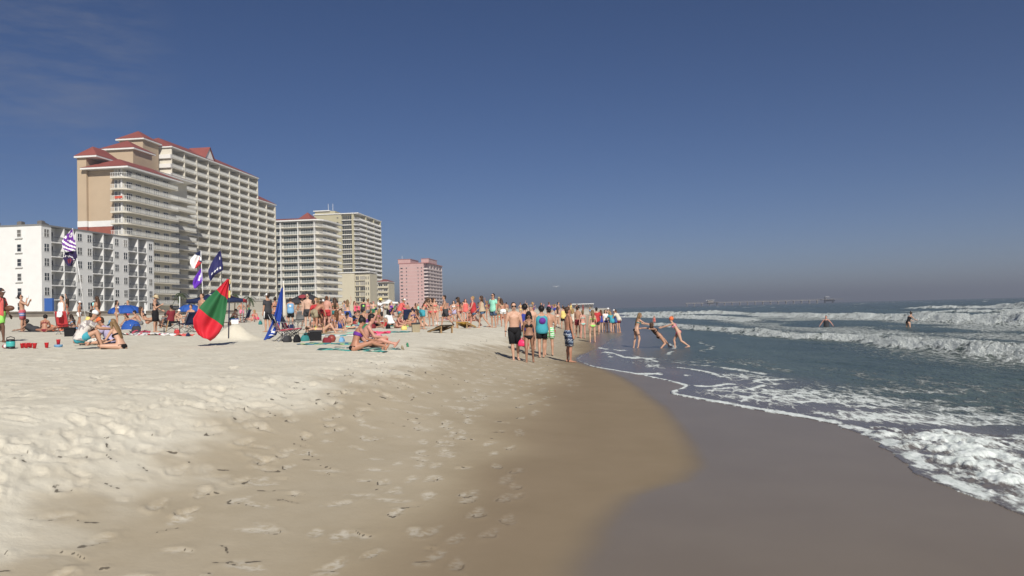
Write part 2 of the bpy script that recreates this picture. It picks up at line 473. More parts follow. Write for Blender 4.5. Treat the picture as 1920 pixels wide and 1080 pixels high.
# wind chop
chop = .045 * fbm(T * .9 + .2 * S, S * .35, 4, 101) + .026 * fbm(T * 3, S * 1.4, 3, 111)
swell = .14 * np.sin((T + 2.2 * fbm(S * .04, T * .04, 2, 120)) * .33 + .8) + .10 * fbm(T * .25, S * .07, 3, 121)
grow = sstep(1.5, 14, d)
far = sstep(20, 90, d)
W = chop * (.35 + .65 * grow) * (.3 + .7 * LOD) + swell * grow * (.45 + 1.0 * far)
foam = np.zeros_like(W)
def breaker(line, amp, wf, wb, foamw, seed, fin=6, ramp=None, fl=1.0):
    """a breaking crest along a line of (s, t); amp list along it"""
    global W, foam
    ls = np.array([a for a, b_ in line]); lt = np.array([b_ for a, b_ in line])
    c = np.interp(S, ls, lt) + .8 * fbm(S * .12, S * 0, 3, seed) + .25 * fbm(S * .7, S * 0, 2, seed + 3)
    a = np.interp(S, ls, np.array(amp)) * (1 + .35 * fbm(S * .25, T * .1, 3, seed + 5)) * sstep(ls[0] - fin, ls[0] + .1, S) * (1 - sstep(ls[-1] - .1, ls[-1] + fin, S))
    q = T - c
    h = np.where(q < 0, np.exp(-(np.abs(q) / wf) ** 2.2), np.exp(-(q / wb) ** 2))
    fo = sstep(-foamw - .6, -foamw * .55, q + .6 * fbm(S * .9, T * .9, 3, seed + 7)) * (1 - sstep(.1, .7, q + .3 * fbm(S, T, 2, seed + 8)))
    fo = fo * np.clip(a / (max(amp) * .35), 0, 1)
    lump = fbm(S * 1.6, T * 2.2, 4, seed + 9, .6)
    front = np.exp(-((q + foamw * .4) / (foamw * .6)) ** 2)
    W = W + a * h + fo * (a * .20 * lump + .13 * a * fbm(S * 5, T * 6, 3, seed + 11, .7) * LOD) + a * .22 * front * fo
    fo = fo * (.82 + .45 * fbm(S * 1.1, T * 2.6, 3, seed + 13))
    foam = np.maximum(foam, np.clip(fo * fl, 0, 1.1))
    tail = .60 * np.exp(-np.maximum(q, 0) / (wb * 1.6)) * sstep(0, .4, q) * np.clip(a / (max(amp) * .35), 0, 1)
    foam = np.maximum(foam, tail)
def pl(pix, z=0.0):
    return [tuple(v) for v in poly_st(pix, z)]
breaker(pl([(1920, 667), (1780, 655), (1640, 638), (1500, 632), (1380, 622), (1240, 612)]), [.42, .42, .36, .31, .29, .24], .45, 3.0, 1.0, 200, 10)
breaker(pl([(1990, 612), (1920, 608), (1800, 606), (1650, 599), (1540, 597), (1425, 593)]), [.66, .74, .70, .52, .48, .36], .8, 5.0, 2.0, 230, 14)
breaker(pl([(1410, 600), (1330, 597), (1250, 596), (1175, 596)]), [.2, .45, .5, .4], .6, 3.0, 2.6, 260, 20)
breaker(pl([(1420, 590), (1340, 589), (1260, 590), (1170, 590)]), [.2, .6, .7, .5], .8, 4.0, 4.0, 290, 60)
breaker([(75, 52), (100, 50), (135, 47)], [.1, .6, .1], .9, 4, 1.6, 310, 8)
breaker([(150, 72), (175, 70), (200, 68)], [.1, .7, .1], 1, 4, 2.0, 320, 8)
breaker(pl([(1960, 580), (1900, 578), (1870, 576)]), [1.0, .9, .1], 1, 5, 3.0, 330, 6)
# broken water between the crests, and the lacework inside the swash
patch = sstep(-.1, .35, fbm(S * .055, T * .16, 3, 131) + .18) * sstep(8, 14, d) * (1 - sstep(30, 44, d)) * (1 - sstep(110, 200, S))
foam = np.maximum(foam, .66 * patch)
caps = sstep(.46, .62, fbm(S * .045, T * .16, 4, 141)) * sstep(40, 80, d) * .8
foam = np.maximum(foam, caps * (1 - sstep(800, 1600, rs))[:, None])
near = (1 - sstep(13, 22, S))
lace = sstep(-.6, .35, fbm(S * .9, T * .45, 3, 151) + .1) * sstep(.2, .8, d) * (1 - sstep(4.5, 10.0, d)) * (1 - sstep(17, 21, S))
foam = np.maximum(foam, .66 * lace)
mid = sstep(0, .4, fbm(S * .35, T * .9, 3, 155)) * sstep(.8, 2, d) * (1 - sstep(5.5, 9, d)) * sstep(12, 16, S) * (1 - sstep(24, 30, S))
foam = np.maximum(foam, .5 * mid)
def foamline(pix, wd, strength, seed):
    """a narrow line of foam lying across the shallows"""
    global foam
    pts = np.array(sorted((b_, a) for a, b_ in poly_st(pix)))
    q = S - np.interp(T, pts[:, 0], pts[:, 1]) - .25 * fbm(T * 1.5, T * 0, 2, seed)
    ln = np.exp(-(q / wd) ** 2) * sstep(pts[0, 0] - .3, pts[0, 0], T) * (1 - sstep(pts[-1, 0], pts[-1, 0] + .4, T)) * sstep(-.35, .05, fbm(T * 2, S * .5, 2, seed + 1))
    foam = np.maximum(foam, strength * ln)
foamline([(1285, 722), (1330, 725), (1380, 724), (1420, 718), (1468, 716)], .22, .95, 401)
foamline([(1165, 700), (1230, 702), (1282, 707)], .3, .9, 411)
foamline([(1135, 662), (1150, 665), (1170, 672), (1222, 677)], .5, .9, 421)
foamline([(1118, 652), (1165, 659)], .6, .8, 431)
foamline([(1300, 690), (1340, 693), (1385, 699), (1425, 706)], .55, .9, 441)
foamline([(1380, 640), (1330, 638)], .6, .6, 451)
# the film that runs up the sand, its white lip, and the tumbling foam of the shore break
film = .004 + .035 * sstep(0, 1.2, d) + .05 * sstep(1, 4, d)
lipw = .07 + .10 * (1 - sstep(14, 18, S))
lip = np.exp(-((d - lipw) / lipw) ** 2) * (d > -.02)
br = sstep(.0, .55, d + .25 * fbm(S * 3, T * 3, 2, 167)) * (1 - sstep(1.2, 2.3, d + .5 * fbm(S * .8, T * .8, 2, 163))) * (1 - sstep(11.3, 13.0, S))
lump = fbm(S * 2.2, T * 2.6, 4, 161, .62); lump2 = np.abs(fbm(S * 5.5, T * 6.5, 3, 165, .6))
lump3 = fbm(S * 13, T * 15, 3, 169, .65)
rise = .75 * br * (.03 + .10 * np.clip(lump + .25, 0, 1) - .04 * lump2 + .028 * lump3)
foam = np.maximum(foam, np.maximum(lip * (.80 * (1 - sstep(22, 30, S)) + .25) * (.8 + .5 * fbm(S * 2.2, T * 2.2, 3, 191)), br * (.70 + .55 * lump)))
thin = (1 - sstep(1.0, 4.5, d))
surf = np.maximum(G + film, np.where(d > 0, W * sstep(0, 3, d) - .16 * (1 - sstep(0, 1.6, d)), -9)) + rise * sstep(0, .35, d) + lip * .006
# inner swash lines behind the lip
for k, (off, s0, s1) in enumerate(((2.0, 15, 30), (3.2, 24, 40), (1.1, 21, 32), (4.6, 30, 44))):
    q = d - off - .7 * fbm(S * .2, S * 0, 3, 171 + k)
    ln = np.exp(-(q / .11) ** 2) * sstep(s0 - 2, s0 + 2, S) * (1 - sstep(s1 - 3, s1, S)) * sstep(-.25, .15, fbm(S * .5, T * .1, 3, 181 + k))
    foam = np.maximum(foam, .85 * ln); surf = surf + .012 * ln
Zs = np.where(d > 0, surf, G - .015 - .35 * sstep(0, .6, -d))
me = grid_mesh('sea_water', np.stack([X, Y, Zs], -1))
attr(me, 'foam', foam); attr(me, 'thin', thin)
m, n, l, b = new_mat('sea_water')
tc = n.new('ShaderNodeTexCoord')
mp = n.new('ShaderNodeMapping'); mp.inputs['Rotation'].default_value = (0, 0, COAST); l.new(tc.outputs['Object'], mp.inputs['Vector'])
mp2 = n.new('ShaderNodeMapping'); mp2.inputs['Scale'].default_value = (2.2, .8, 1); l.new(mp.outputs['Vector'], mp2.inputs['Vector'])
V = mp2.outputs['Vector']
deep = MIX(MR(NOISE(.12, 4, .55, V), .3, .7), (.064, .092, .078), (.092, .125, .104))
shal = MIX(MR(NOISE(.5, 4, .55, V), .3, .7), (.135, .122, .115), (.165, .150, .140))
wc = MIX(A('thin'), deep, shal)
fn0 = MATH('ADD', MATH('MULTIPLY', NOISE(2.6, 8, .72, V), .65), MATH('MULTIPLY', NOISE(11, 5, .7, V), .35))
fn = MATH('ADD', MATH('MULTIPLY', MATH('SUBTRACT', fn0, .5), 1.9), .5)
vo = n.new('ShaderNodeTexVoronoi'); vo.feature = 'DISTANCE_TO_EDGE'; vo.inputs['Scale'].default_value = 1.5
vw = n.new('ShaderNodeMixRGB'); vw.blend_type = 'ADD'; vw.inputs['Fac'].default_value = .55
nv = n.new('ShaderNodeTexNoise'); nv.inputs['Scale'].default_value = 2.2; nv.inputs['Detail'].default_value = 4; l.new(V, nv.inputs['Vector'])
l.new(V, vw.inputs['Color1']); l.new(nv.outputs['Color'], vw.inputs['Color2']); l.new(vw.outputs['Color'], vo.inputs['Vector'])
lace_ = MR(vo.outputs['Distance'], .0, .17, 1, 0)
hi_ = MR(A('foam'), .62, .86)
lace_ = MATH('ADD', MATH('MULTIPLY', lace_, MATH('SUBTRACT', 1.0, hi_)), MATH('MULTIPLY', hi_, .62))
fn = MATH('ADD', MATH('ADD', MATH('MULTIPLY', fn, .88), MATH('MULTIPLY', lace_, .19)), .02)
thr = MATH('SUBTRACT', 1.0, A('foam'))
ff = MATH('SUBTRACT', fn, MATH('ADD', MATH('MULTIPLY', thr, .62), .24))
fac = MR(ff, -.10, .17)
fcol = MIX(MR(NOISE(6, 6, .7, V), .34, .66), (.54, .59, .56), (.80, .84, .81))
l.new(MIX(fac, wc, fcol), b.inputs['Base Color'])
rr = n.new('ShaderNodeMapRange'); l.new(fac, rr.inputs['Value']); rr.inputs['To Min'].default_value = .26; rr.inputs['To Max'].default_value = .9
l.new(rr.outputs['Result'], b.inputs['Roughness'])
ss_ = n.new('ShaderNodeMapRange'); l.new(fac, ss_.inputs['Value']); ss_.inputs['To Min'].default_value = .28; ss_.inputs['To Max'].default_value = .1
l.new(ss_.outputs['Result'], b.inputs['Specular IOR Level'])
b.inputs['IOR'].default_value = 1.33
bp = n.new('ShaderNodeBump'); bp.inputs['Distance'].default_value = .22
l.new(MATH('ADD', MATH('MULTIPLY', MATH('SUBTRACT', 1.10, A('thin')), .80), 0.0), bp.inputs['Strength'])
l.new(MATH('ADD', MATH('ADD', NOISE(1.3, 5, .6, V), MATH('MULTIPLY', NOISE(6, 4, .6, V), .35)), MATH('MULTIPLY', MATH('MULTIPLY', fac, fn), .7)), bp.inputs['Height'])
l.new(bp.outputs['Normal'], b.inputs['Normal'])
me.materials.append(m)
sea = link('sea_water', me); tag(sea, 'grey green sea with white breakers and foam running up the sand', None, None, 'structure')
del X, Y, Z, S, T, W, foam, surf, Zs, P
# ------------------------------------------------------------------ buildings
M_white = mat('white_stucco', (.72, .72, .70), .85, var=.04, scale=.6)
M_cream = mat('cream_stucco', (.66, .62, .52), .85, var=.05, scale=.4)
M_tan = mat('tan_stucco', (.47, .365, .25), .85, var=.05, scale=.3)
M_brick = mat('brick_red_stucco', (.30, .095, .065), .85, var=.08, scale=.8)
M_trim = mat('white_trim', (.74, .73, .70), .7, var=.03, scale=1)
M_roof = mat('red_metal_roof', (.27, .078, .062), .6, var=.10, scale=.35)
M_glass = mat('dark_window_glass', (.028, .032, .036), .12, var=.25, scale=.15, spec=.5)
def vary(m, cols):
    """each window object draws its own curtain: dark glass, half drawn, or pale blind"""
    n, l = m.node_tree.nodes, m.node_tree.links; b = n['Principled BSDF']
    oi = n.new('ShaderNodeObjectInfo'); cr = n.new('ShaderNodeValToRGB'); cr.color_ramp.interpolation = 'CONSTANT'; e = cr.color_ramp.elements
    while len(e) < len(cols): e.new(.5)
    for k, (p_, c) in enumerate(cols): e[k].position = p_; e[k].color = (*c, 1)
    l.new(oi.outputs['Random'], cr.inputs[0]); l.new(cr.outputs[0], b.inputs['Base Color'])
vary(M_glass, [(0, (.020, .024, .028)), (.35, (.035, .04, .045)), (.62, (.075, .075, .07)), (.82, (.16, .15, .13)), (.93, (.34, .32, .28))])
M_bluegl = mat('blue_green_window_glass', (.05, .085, .085), .12, var=.25, scale=.2, spec=.5)
M_rail = mat('pale_balcony_railing', (.60, .60, .57), .6, var=.05, scale=2)
M_grille = mat('grey_metal_railing', (.12, .125, .13), .5, var=.08, scale=3)
M_yellow = mat('yellow_stucco', (.56, .51, .38), .85, var=.05, scale=.3)
M_pink = mat('pink_stucco', (.58, .37, .34), .85, var=.05, scale=.25)
M_palep = mat('pale_pink_balcony', (.66, .55, .52), .8, var=.05, scale=.6)
M_conc = mat('beige_concrete', (.36, .31, .25), .9, var=.14, scale=.5, bump=.2)
M_grey = mat('grey_roof_edge', (.20, .20, .20), .8, var=.08)
M_equip = mat('grey_roof_equipment', (.16, .15, .14), .7, var=.15)
M_inner = mat('balcony_back_wall', (.50, .48, .42), .85, var=.05, scale=.5)

def site(name, s, t, z, label, cat, group=None):
    x, y = xy_of(s, t)
    return empty(name, (x, y, z), -COAST, label, cat, group)
def hip(mb, x0, x1, y0, y1, z0, z1, o=.45, fas=.45):
    """hipped roof with its white fascia below (material 1)"""
    x0 -= o; x1 += o; y0 -= o; y1 += o
    w, d = x1 - x0, y1 - y0; k = min(w, d) / 2
    if w > d: ra, rb = (x0 + k, (y0 + y1) / 2), (x1 - k, (y0 + y1) / 2)
    else: ra, rb = ((x0 + x1) / 2, y0 + k), ((x0 + x1) / 2, y1 - k)
    v = [(x0, y0, z0), (x1, y0, z0), (x1, y1, z0), (x0, y1, z0), (*ra, z1), (*rb, z1)]
    if w > d: f = [(0, 1, 5, 4), (1, 2, 5), (2, 3, 4, 5), (3, 0, 4)]
    else: f = [(0, 1, 4), (1, 2, 5, 4), (2, 3, 5), (3, 0, 4, 5)]
    mb.m = 0; mb.add(v, f)
    mb.m = 1; mb.box(x0 + .06, x1 - .06, y0 + .06, y1 - .06, z0 - fas, z0 - .004); mb.m = 0
def window_mesh(name, w, h, nv=2, nh=1, face='x', fr=.09, mats=None):
    """framed window: panes behind proud frame bars; face x looks seaward, face y looks along the shore to the viewer"""
    mb = MB()
    def bx(a0, a1, z0, z1, d0, d1):
        if face == 'x': mb.box(d0, d1, a0, a1, z0, z1)
        else: mb.box(a0, a1, -d1, -d0, z0, z1)
    mb.m = 0; bx(0, w, 0, h, .005, .03); mb.m = 1
    for k in range(nv + 1):
        c = fr / 2 + (w - fr) * k / nv; bx(c - fr / 2, c + fr / 2, 0, h, .03, .08)
    for k in range(nh + 1):
        c = fr / 2 + (h - fr) * k / nh; bx(fr / 2, w - fr / 2, c - fr / 2, c + fr / 2, .03, .075)
    return mb.mesh(name, mats or [M_glass, M_trim])
def railing_mesh(name, path, h=1.05, matx=None, gap=.0):
    """railing along a plan path: top rail, bottom rail and close-set bars"""
    mb = MB()
    for (a, b) in zip(path[:-1], path[1:]):
        a3 = Vector((*a, 0)); b3 = Vector((*b, 0)); L = (b3 - a3).length
        mb.bar(a3 + Vector((0, 0, h)), b3 + Vector((0, 0, h)), .10)
        mb.bar(a3 + Vector((0, 0, .12)), b3 + Vector((0, 0, .12)), .08)
        n = max(1, int(L / gap)) if gap else 0
        for k in range(n):
            p = a3.lerp(b3, (k + .5) / n); mb.bar(p + Vector((0, 0, .16)), p + Vector((0, 0, h - .05)), min(.12, gap * .36), .04)
    return mb.mesh(name, matx or M_rail)

# ---- white hotel of six floors
hot = site('hotel', 143.6, -110.0, 3.6, 'white six storey beachfront hotel with grey railed balconies', 'hotel')
FH, LEN, HH = 2.87, 38.7, 17.3
bays = [('W', 0, 2.8, 1), ('B', 2.8, 6.5), ('B', 6.5, 10.2), ('W', 10.2, 15.6, 2), ('B', 15.6, 19.2), ('B', 19.2, 22.8), ('W', 22.8, 28.4, 2), ('B', 28.4, 32.1), ('B', 32.1, 35.8), ('W', 35.8, 38.7, 1)]
mb = MB(); mb.box(-24, -1.8, 0, LEN, -2, HH)
for bq in bays:
    if bq[0] == 'W': mb.box(-1.8, 0, bq[1], bq[2], -2, HH)
mb.build('wall', M_white, hot)
mb = MB(); mb.box(-24.1, .12, -.12, LEN + .1, HH, HH + .28); mb.box(-23.5, -.6, .5, LEN - .5, HH + .28, HH + .34); mb.build('roof_edge', M_grey, hot)
wm = window_mesh('hotel_window', 1.5, 1.6, 2, 2, 'x', .07, [M_glass, M_white])
slab = MB().box(-1.8, .06, 0.004, 3.55, -.22, 0).mesh('hotel_balcony', M_white)
rl = railing_mesh('hotel_railing', [(-.06, .1), (-.06, 3.45)], 1.0, M_grille, .17)
door = window_mesh('hotel_door', 2.2, 2.15, 2, 1, 'x', .08, [M_glass, M_grey])
for f in range(6):
    z = f * FH
    for bq in bays:
        if bq[0] == 'W':
            n_ = bq[3]
            for k in range(n_):
                c = bq[1] + (bq[2] - bq[1]) * (k + .5) / n_
                if n_ == 2: c += (.35 if k == 0 else -.35) * -.6
                link('window', wm, hot, (0, c - .75, z + .75))
        else:
            bal = link('balcony', slab, hot, (0, bq[1], z))
            if f > 0: link('railing', rl, bal, (0, 0, 0))
            link('sliding_door', door, hot, (-1.8, bq[1] + .55, z + .02))
div = MB().box(-1.8, .08, -.12, .12, -2, HH - .004).mesh('hotel_divider', M_white)
for y in (6.5, 19.2, 32.1): link('divider_wall', div, hot, (0, y, 0))
sw = window_mesh('stair_window', .95, 1.5, 1, 2, 'y', .07, [M_glass, M_white])
led = MB().box(-.3, 1.25, -.35, -.004, -.28, -.12).mesh('window_ledge', M_white)
for f in range(6):
    w_ = link('window', sw, hot, (-5.2, 0, f * FH + .8)); link('ledge', led, w_)
ac = MB().box(0, 1.0, 0, 1.0, 0, .95).box(.15, .85, .15, .85, .95, 1.05).mesh('air_conditioner', M_equip)
for k, xx in enumerate((-3.2, -4.6, -5.7, -7.6, -9.4, -10.6, -13, -15, -18)):
    link('air_conditioner', ac, hot, (xx, 3.0 + (k % 3) * 2.2, HH + .34))
bd = MB().box(0, 1.7, -.5, -.004, 0, 3.4); bd.build('utility_door', mat('blue_door', (.03, .10, .34), .6), hot, loc=(1.0 - .6, -.3 + .9, -.4))

# ---- the resort tower: stepped wing with wrapped balconies, tall slab of balcony cells, red roofs
tow = site('resort_tower', 189.0, -120.0, 0.0, 'tall cream resort tower with tan end wall and stepped red roofs', 'apartment tower')
LV = [3.05 + 2.93 * k for k in range(20)]
mb = MB()                                                     # cream masses
mb.box(-10, -2.0, .004, 22, 2, 40.3)                          # wing behind its balconies
mb.box(-13, -11, 22.1, 47, 2, 44)                             # step between wing and slab
mb.box(-38, -19.0, 47.05, 109, 2, 55.9)                       # main slab
mb.box(-38, -19.0, 109.05, 125.5, 2, 47.4)
mb.box(-19.0, -15.9, 125.2, 125.6, 2, 47.0)
mb.build('wall', M_cream, tow)
MB().box(-14.0, -11.5, -.9, 9, 27.4, 43.6).build('end_pier', M_tan, tow); MB().box(-11.49, -4.62, -.1, 9, 27.4, 40.3).build('end_wall', M_tan, tow)
MB().box(-23.5, -14.1, 23.5, 33, 40, 50.7).build('roof_block', M_tan, tow); MB().box(-27, -19.4, 37, 45.5, 40, 56.6).build('roof_block', M_tan, tow)
mb = MB(); mb.box(-14.05, -11.46, -.95, 9, 25.9, 27.396); mb.box(-11.45, -4.6, -.15, 9, 25.9, 27.396); mb.build('white_band', M_trim, tow)
mb = MB(); mb.box(-14.0, -11.5, -.9, 9, 2, 25.896); mb.box(-11.49, -4.62, -.1, 9, 2, 25.896); mb.build('brick_base', M_brick, tow)
wing_path = [(-4.6, -1.6), (-2.3, -1.6), (-1.2, -1.35), (-.45, -.7), (-.1, .3), (0, 1.6), (0, 22.6)]
sl = MB(); sl.prism(wing_path + [(-2.0, 22.6), (-2.0, 0), (-4.6, 0)], -.32, 0); sl = sl.mesh('wing_balcony', M_cream)
rl = railing_mesh('wing_railing', [(x - (.06 if x > -1 else 0), y + (.06 if y < 0 else 0)) for x, y in wing_path], 1.05, M_rail, .42)
wf = window_mesh('tower_window', .85, 2.35, 2, 1, 'y', .10); wx = window_mesh('tower_side_window', 2.5, 2.1, 3, 1, 'x', .10)
pil = MB(); pil.box(-.18, .18, -.35, -.004, 0, 2.6); pil = pil.mesh('pilaster', M_trim)
for k in range(1, 13):
    z = LV[k]
    bb = link('balcony', sl, tow, (0, 0, z)); link('railing', rl, bb)
    link('window', wf, tow, (-4.4, 0, z + .05)); 
    w2 = link('window', wx, tow, (-2.0, 1.2, z + .05)); link('window', wx, tow, (-2.0, 5.2, z + .05)); link('window', wx, tow, (-2.0, 13.6, z + .05)); link('window', wx, tow, (-2.0, 18.2, z + .05)); link('window', wx, tow, (-2.0, 9.4, z + .05)); link('window', wf, tow, (-2.75 - .55, 0, z + .05))
    link('pilaster', pil, tow, (-2.35, 0, z))
# step balconies
sl2 = MB(); sl2.prism([(-11, 27), (-8.6, 28.5), (-7.8, 31), (-7.8, 46.8), (-11, 46.8)], -.32, 0); sl2 = sl2.mesh('step_balcony', M_cream)
rl2 = railing_mesh('step_railing', [(-10.9, 27.15), (-8.65, 28.6), (-7.9, 31), (-7.9, 46.7)], 1.05, M_rail, .30)
for k in range(1, 13):
    bb = link('balcony', sl2, tow, (0, 0, LV[k] - .6)); link('railing', rl2, bb); link('window', wx, tow, (-11.0, 33, LV[k] - .55)); link('window', wx, tow, (-11.0, 40, LV[k] - .55))
# main slab cells
BW = 7.75
cell = MB().box(-19.0, -16.0, .02, BW - .02, -.28, 0).mesh('cell_balcony', M_cream)
rl3 = railing_mesh('cell_railing', [(-16.08, .15), (-16.08, BW - .15)], 1.1, M_rail, .30)
wc_ = window_mesh('cell_window', 3.6, 2.15, 4, 1, 'x', .10)
dv = MB().box(-19.0, -15.95, -.16, .16, 2, 55.9).mesh('divider', M_cream); dv2 = MB().box(-19.0, -15.95, -.16, .16, 2, 47.3).mesh('divider_low', M_cream)
for i in range(8):
    for k in range(1, 18):
        bb = link('balcony', cell, tow, (0, 47.2 + i * BW, LV[k])); link('railing', rl3, bb)
        link('window', wc_, tow, (-19.0, 48.0 + i * BW + (.0 if (i + k) % 5 else .5), LV[k] + .05))
for i in range(9): link('divider_wall', dv, tow, (0, 47.2 + i * BW, 0))
for i in range(2):
    for k in range(1, 15):
        bb = link('balcony', cell, tow, (0, 109.4 + i * BW, LV[k])); link('railing', rl3, bb)
        link('window', wc_, tow, (-19.0, 110.2 + i * BW, LV[k] + .05))
link('divider_wall', dv2, tow, (0, 109.4 + BW, 0)); link('divider_wall', dv2, tow, (0, 109.4 + 2 * BW + .2, 0))
bands = MB()
for z in (LV[17], LV[16], LV[15]): bands.box(-38, -15.9, 46.3, 47.04, z - .35, z + .9)
bands.build('floor_band', M_trim, tow)
for (x0, x1, y0, y1, z0, z1, nm) in ((-12, .2, -1.7, 24, 40.8, 43.9, 'roof'), (-14.0, -8.6, -1.2, 9, 44.0, 46.9, 'roof'), (-23.9, -13.7, 23.1, 33.4, 51.1, 54.4, 'roof'),
                                 (-27.4, -19.0, 36.6, 45.9, 57.0, 60.2, 'roof'), (-37, -15.9, 46.9, 109, 56.4, 61.8, 'roof'), (-37, -16, 109, 125.4, 48.0, 53, 'roof'), (-37, -22, 108.5, 116, 52.4, 54.2, 'roof'), (-14, -8, 23.5, 46.5, 44.4, 45.6, 'roof')):
    mb = MB(); hip(mb, x0, x1, y0, y1, z0, z1); mb.build('roof', [M_roof, M_trim], tow)
mb = MB(); mb.box(-36.5, -22.4, 109.2, 115.5, 47.5, 51.9); mb.build('stair_tower', M_tan, tow)
mb = MB(); yy = 72
mb.m = 1; mb.add([(-16.4, yy - 3, 56.9), (-16.4, yy + 3, 56.9), (-16.4, yy, 60.7)], [(0, 1, 2)])
mb.m = 0; mb.add([(-16.0, yy - 3.6, 56.7), (-16.0, yy, 61.1), (-24, yy, 61.1), (-16.0, yy + 3.6, 56.7), (-20, yy - 3.6, 58.3), (-20, yy + 3.6, 58.3)], [(0, 1, 2, 4), (1, 3, 5, 2)]); mb.build('dormer', [M_roof, M_trim], tow)
ban = MB().box(0, 2.1, -.06, 0, 0, .62).mesh('balcony_banner', mat('orange_red_banner', (.65, .10, .06), .7, var=.35, scale=3)); link('banner', ban, tow, (-3.3, -1.7, LV[10] + .3))
# cream pool deck wall in front of the tower
pw = site('garden_wall', 215, -118, 2.5, 'plain pale pool deck wall at the foot of the resort tower', 'wall')
MB().box(-1.0, 0, 12, 108, 0, 4.9).build('wall', M_cream, pw); MB().box(-1.2, .2, 11.8, 108.2, 4.9, 5.1).build('coping', M_trim, pw)
sw_ = site('seawall', 118, -103.5, 1.4, 'low beige concrete seawall under the white hotel', 'wall')
MB().box(-.8, 0, -30, 95, 0, 2.35).build('wall', M_conc, sw_); MB().box(-.95, .15, -30.1, 95.1, 2.354, 2.55).build('coping', M_conc, sw_)

# ---- second red roofed block
b3 = site('resort_block', 330, -125, 0, 'cream resort block with red roof and glazed balconies behind the tall tower', 'apartment block')
mb = MB(); mb.prism([(-24, 1.7), (-.6, 1.7), (.6, 3.2), (1.1, 6), (1.3, 12), (1.4, 23.5), (-24, 23.5)], 2, 42.6); mb.build('wall', M_cream, b3)
path = [(-24, 0), (-.3, 0), (1.4, .7), (2.5, 2.4), (3.0, 6), (3.2, 12), (3.3, 24)]
sl = MB(); sl.prism(path + [(1.3, 23.6), (1.2, 12), (1.0, 6), (.5, 3.1), (-.6, 1.65), (-24, 1.65)], -.3, 0); sl = sl.mesh('block_balcony', M_cream)
rl = railing_mesh('block_railing', [(a - .08, b_ + .08) for a, b_ in path], 1.05, M_rail, .34)
wg = window_mesh('block_window', 6.6, 2.3, 6, 1, 'y', .14, [M_bluegl, M_trim]); wgs = window_mesh('block_side_window', 3.4, 2.2, 3, 1, 'x', .12, [M_glass, M_trim])
for k in range(13):
    z = 40.1 - 3.03 * k
    bb = link('balcony', sl, b3, (0, 0, z)); link('railing', rl, bb)
    for x in (-23.3, -15.0, -7.2): link('window', wg, b3, (x, 1.7, z + .02))
    for y, x in ((11.5, 1.35), (18, 1.42)): link('window', wgs, b3, (x, y, z + .02))
    wk = link('window', wgs, b3, (1.16, 6.2, z + .02), -.03)
for x in (-15.7, -7.9, -.5): MB().box(x - .16, x + .16, -.1, 1.7, 2, 42.6).build('divider_wall', M_trim, b3)
mb = MB(); mb.m = 1; pth = [(-24.5, -.8), (-.1, -.8), (1.8, 0), (3.1, 2.0), (3.7, 6), (3.9, 12), (4.0, 24.6), (-24.5, 24.6)]
mb.prism(pth, 42.65, 43.2); mb.m = 0
top = [(-24, 12), (-10, 12), (-8, 12.5), (-7.5, 13), (-7, 13.5), (-7, 14), (-7, 18), (-24, 18)]
N8 = len(pth); mb.add([(x, y, 43.21) for x, y in pth] + [(x, y, 45.4) for x, y in top], [(i, (i + 1) % N8, N8 + (i + 1) % N8, N8 + i) for i in range(N8)] + [tuple(range(N8, 2 * N8))])
mb.add([(-9, 3, 43.9), (-3, 3, 43.9), (-3, 12, 44.4), (-9, 12, 44.4), (-6, 7, 47.2)], [(0, 1, 4), (1, 2, 4), (2, 3, 4), (3, 0, 4)])
mb.build('roof', [M_roof, M_trim], b3)

# ---- olive yellow tower
b4 = site('condominium_tower', 453.6, -148.4, 0, 'olive yellow condominium tower with stepped white corner balconies and roof antennas', 'apartment tower')
M_olive = mat('olive_stucco', (.46, .42, .28), .85, var=.05, scale=.3)
mb = MB(); mb.box(-24, -7.3, 0, 47, 2, 61); mb.box(-7.3, -1.1, .9, 47, 2, 61); mb.box(-1.1, 0.2, 0, 47, 2, 61); mb.build('wall', M_olive, b4)
mb = MB(); mb.box(-24.4, 3.2, -.5, 47.5, 61, 61.5); mb.build('roof_edge', M_trim, b4)
mb = MB(); mb.box(-25, -12.5, 4, 24, 61.5, 63.6); mb.build('penthouse', M_olive, b4)
mb = MB(); mb.box(-25.6, -15.5, 3, 25, 63.6, 64.1); mb.build('penthouse_roof', M_trim, b4)
for x in (-18, -15.2): MB().tube([(x, 8, 63.8), (x, 8, 68.5)], .12, 6).build('antenna', M_trim, b4)
wst = window_mesh('stripe_window', 5.9, 2.5, 5, 1, 'y', .18, [M_glass, M_olive]); wpt = window_mesh('porthole_window', 1.1, 1.1, 1, 1, 'y', .1, [M_glass, M_olive])
band = MB().box(-7.2, -1.2, -.05, .9, -.42, -.05).mesh('stripe_band', M_trim)
sl = MB(); sl.prism([(.2, -.6), (2.2, -.6), (3.4, 1.0), (3.4, 46), (.2, 46)], -.3, 0); sl = sl.mesh('corner_balcony', M_trim)
rl = railing_mesh('corner_railing', [(.3, -.5), (2.15, -.5), (3.3, 1.05), (3.3, 46)], 1.0, M_trim, .5); wb4 = window_mesh('balcony_window', 11, 2.2, 6, 1, 'x', .15, [M_glass, M_olive])
for k in range(19):
    z = 57.4 - 2.86 * k
    bb = link('balcony', sl, b4, (0, 0, z)); link('railing', rl, bb)
    for y in (1.5, 17.5, 33.5): link('window', wb4, b4, (.2, y, z + .02))
    if k < 13: link('window', wst, b4, (-7.2, .9, z + .2)); link('floor_band', band, b4, (0, 0, z + .2)); link('window', wpt, b4, (-10.2, 0, z + .9))
for y in (15, 31, 45.7): MB().box(.2, 3.2, y - .3, y + .3, 2, 61).build('divider_wall', M_olive, b4)
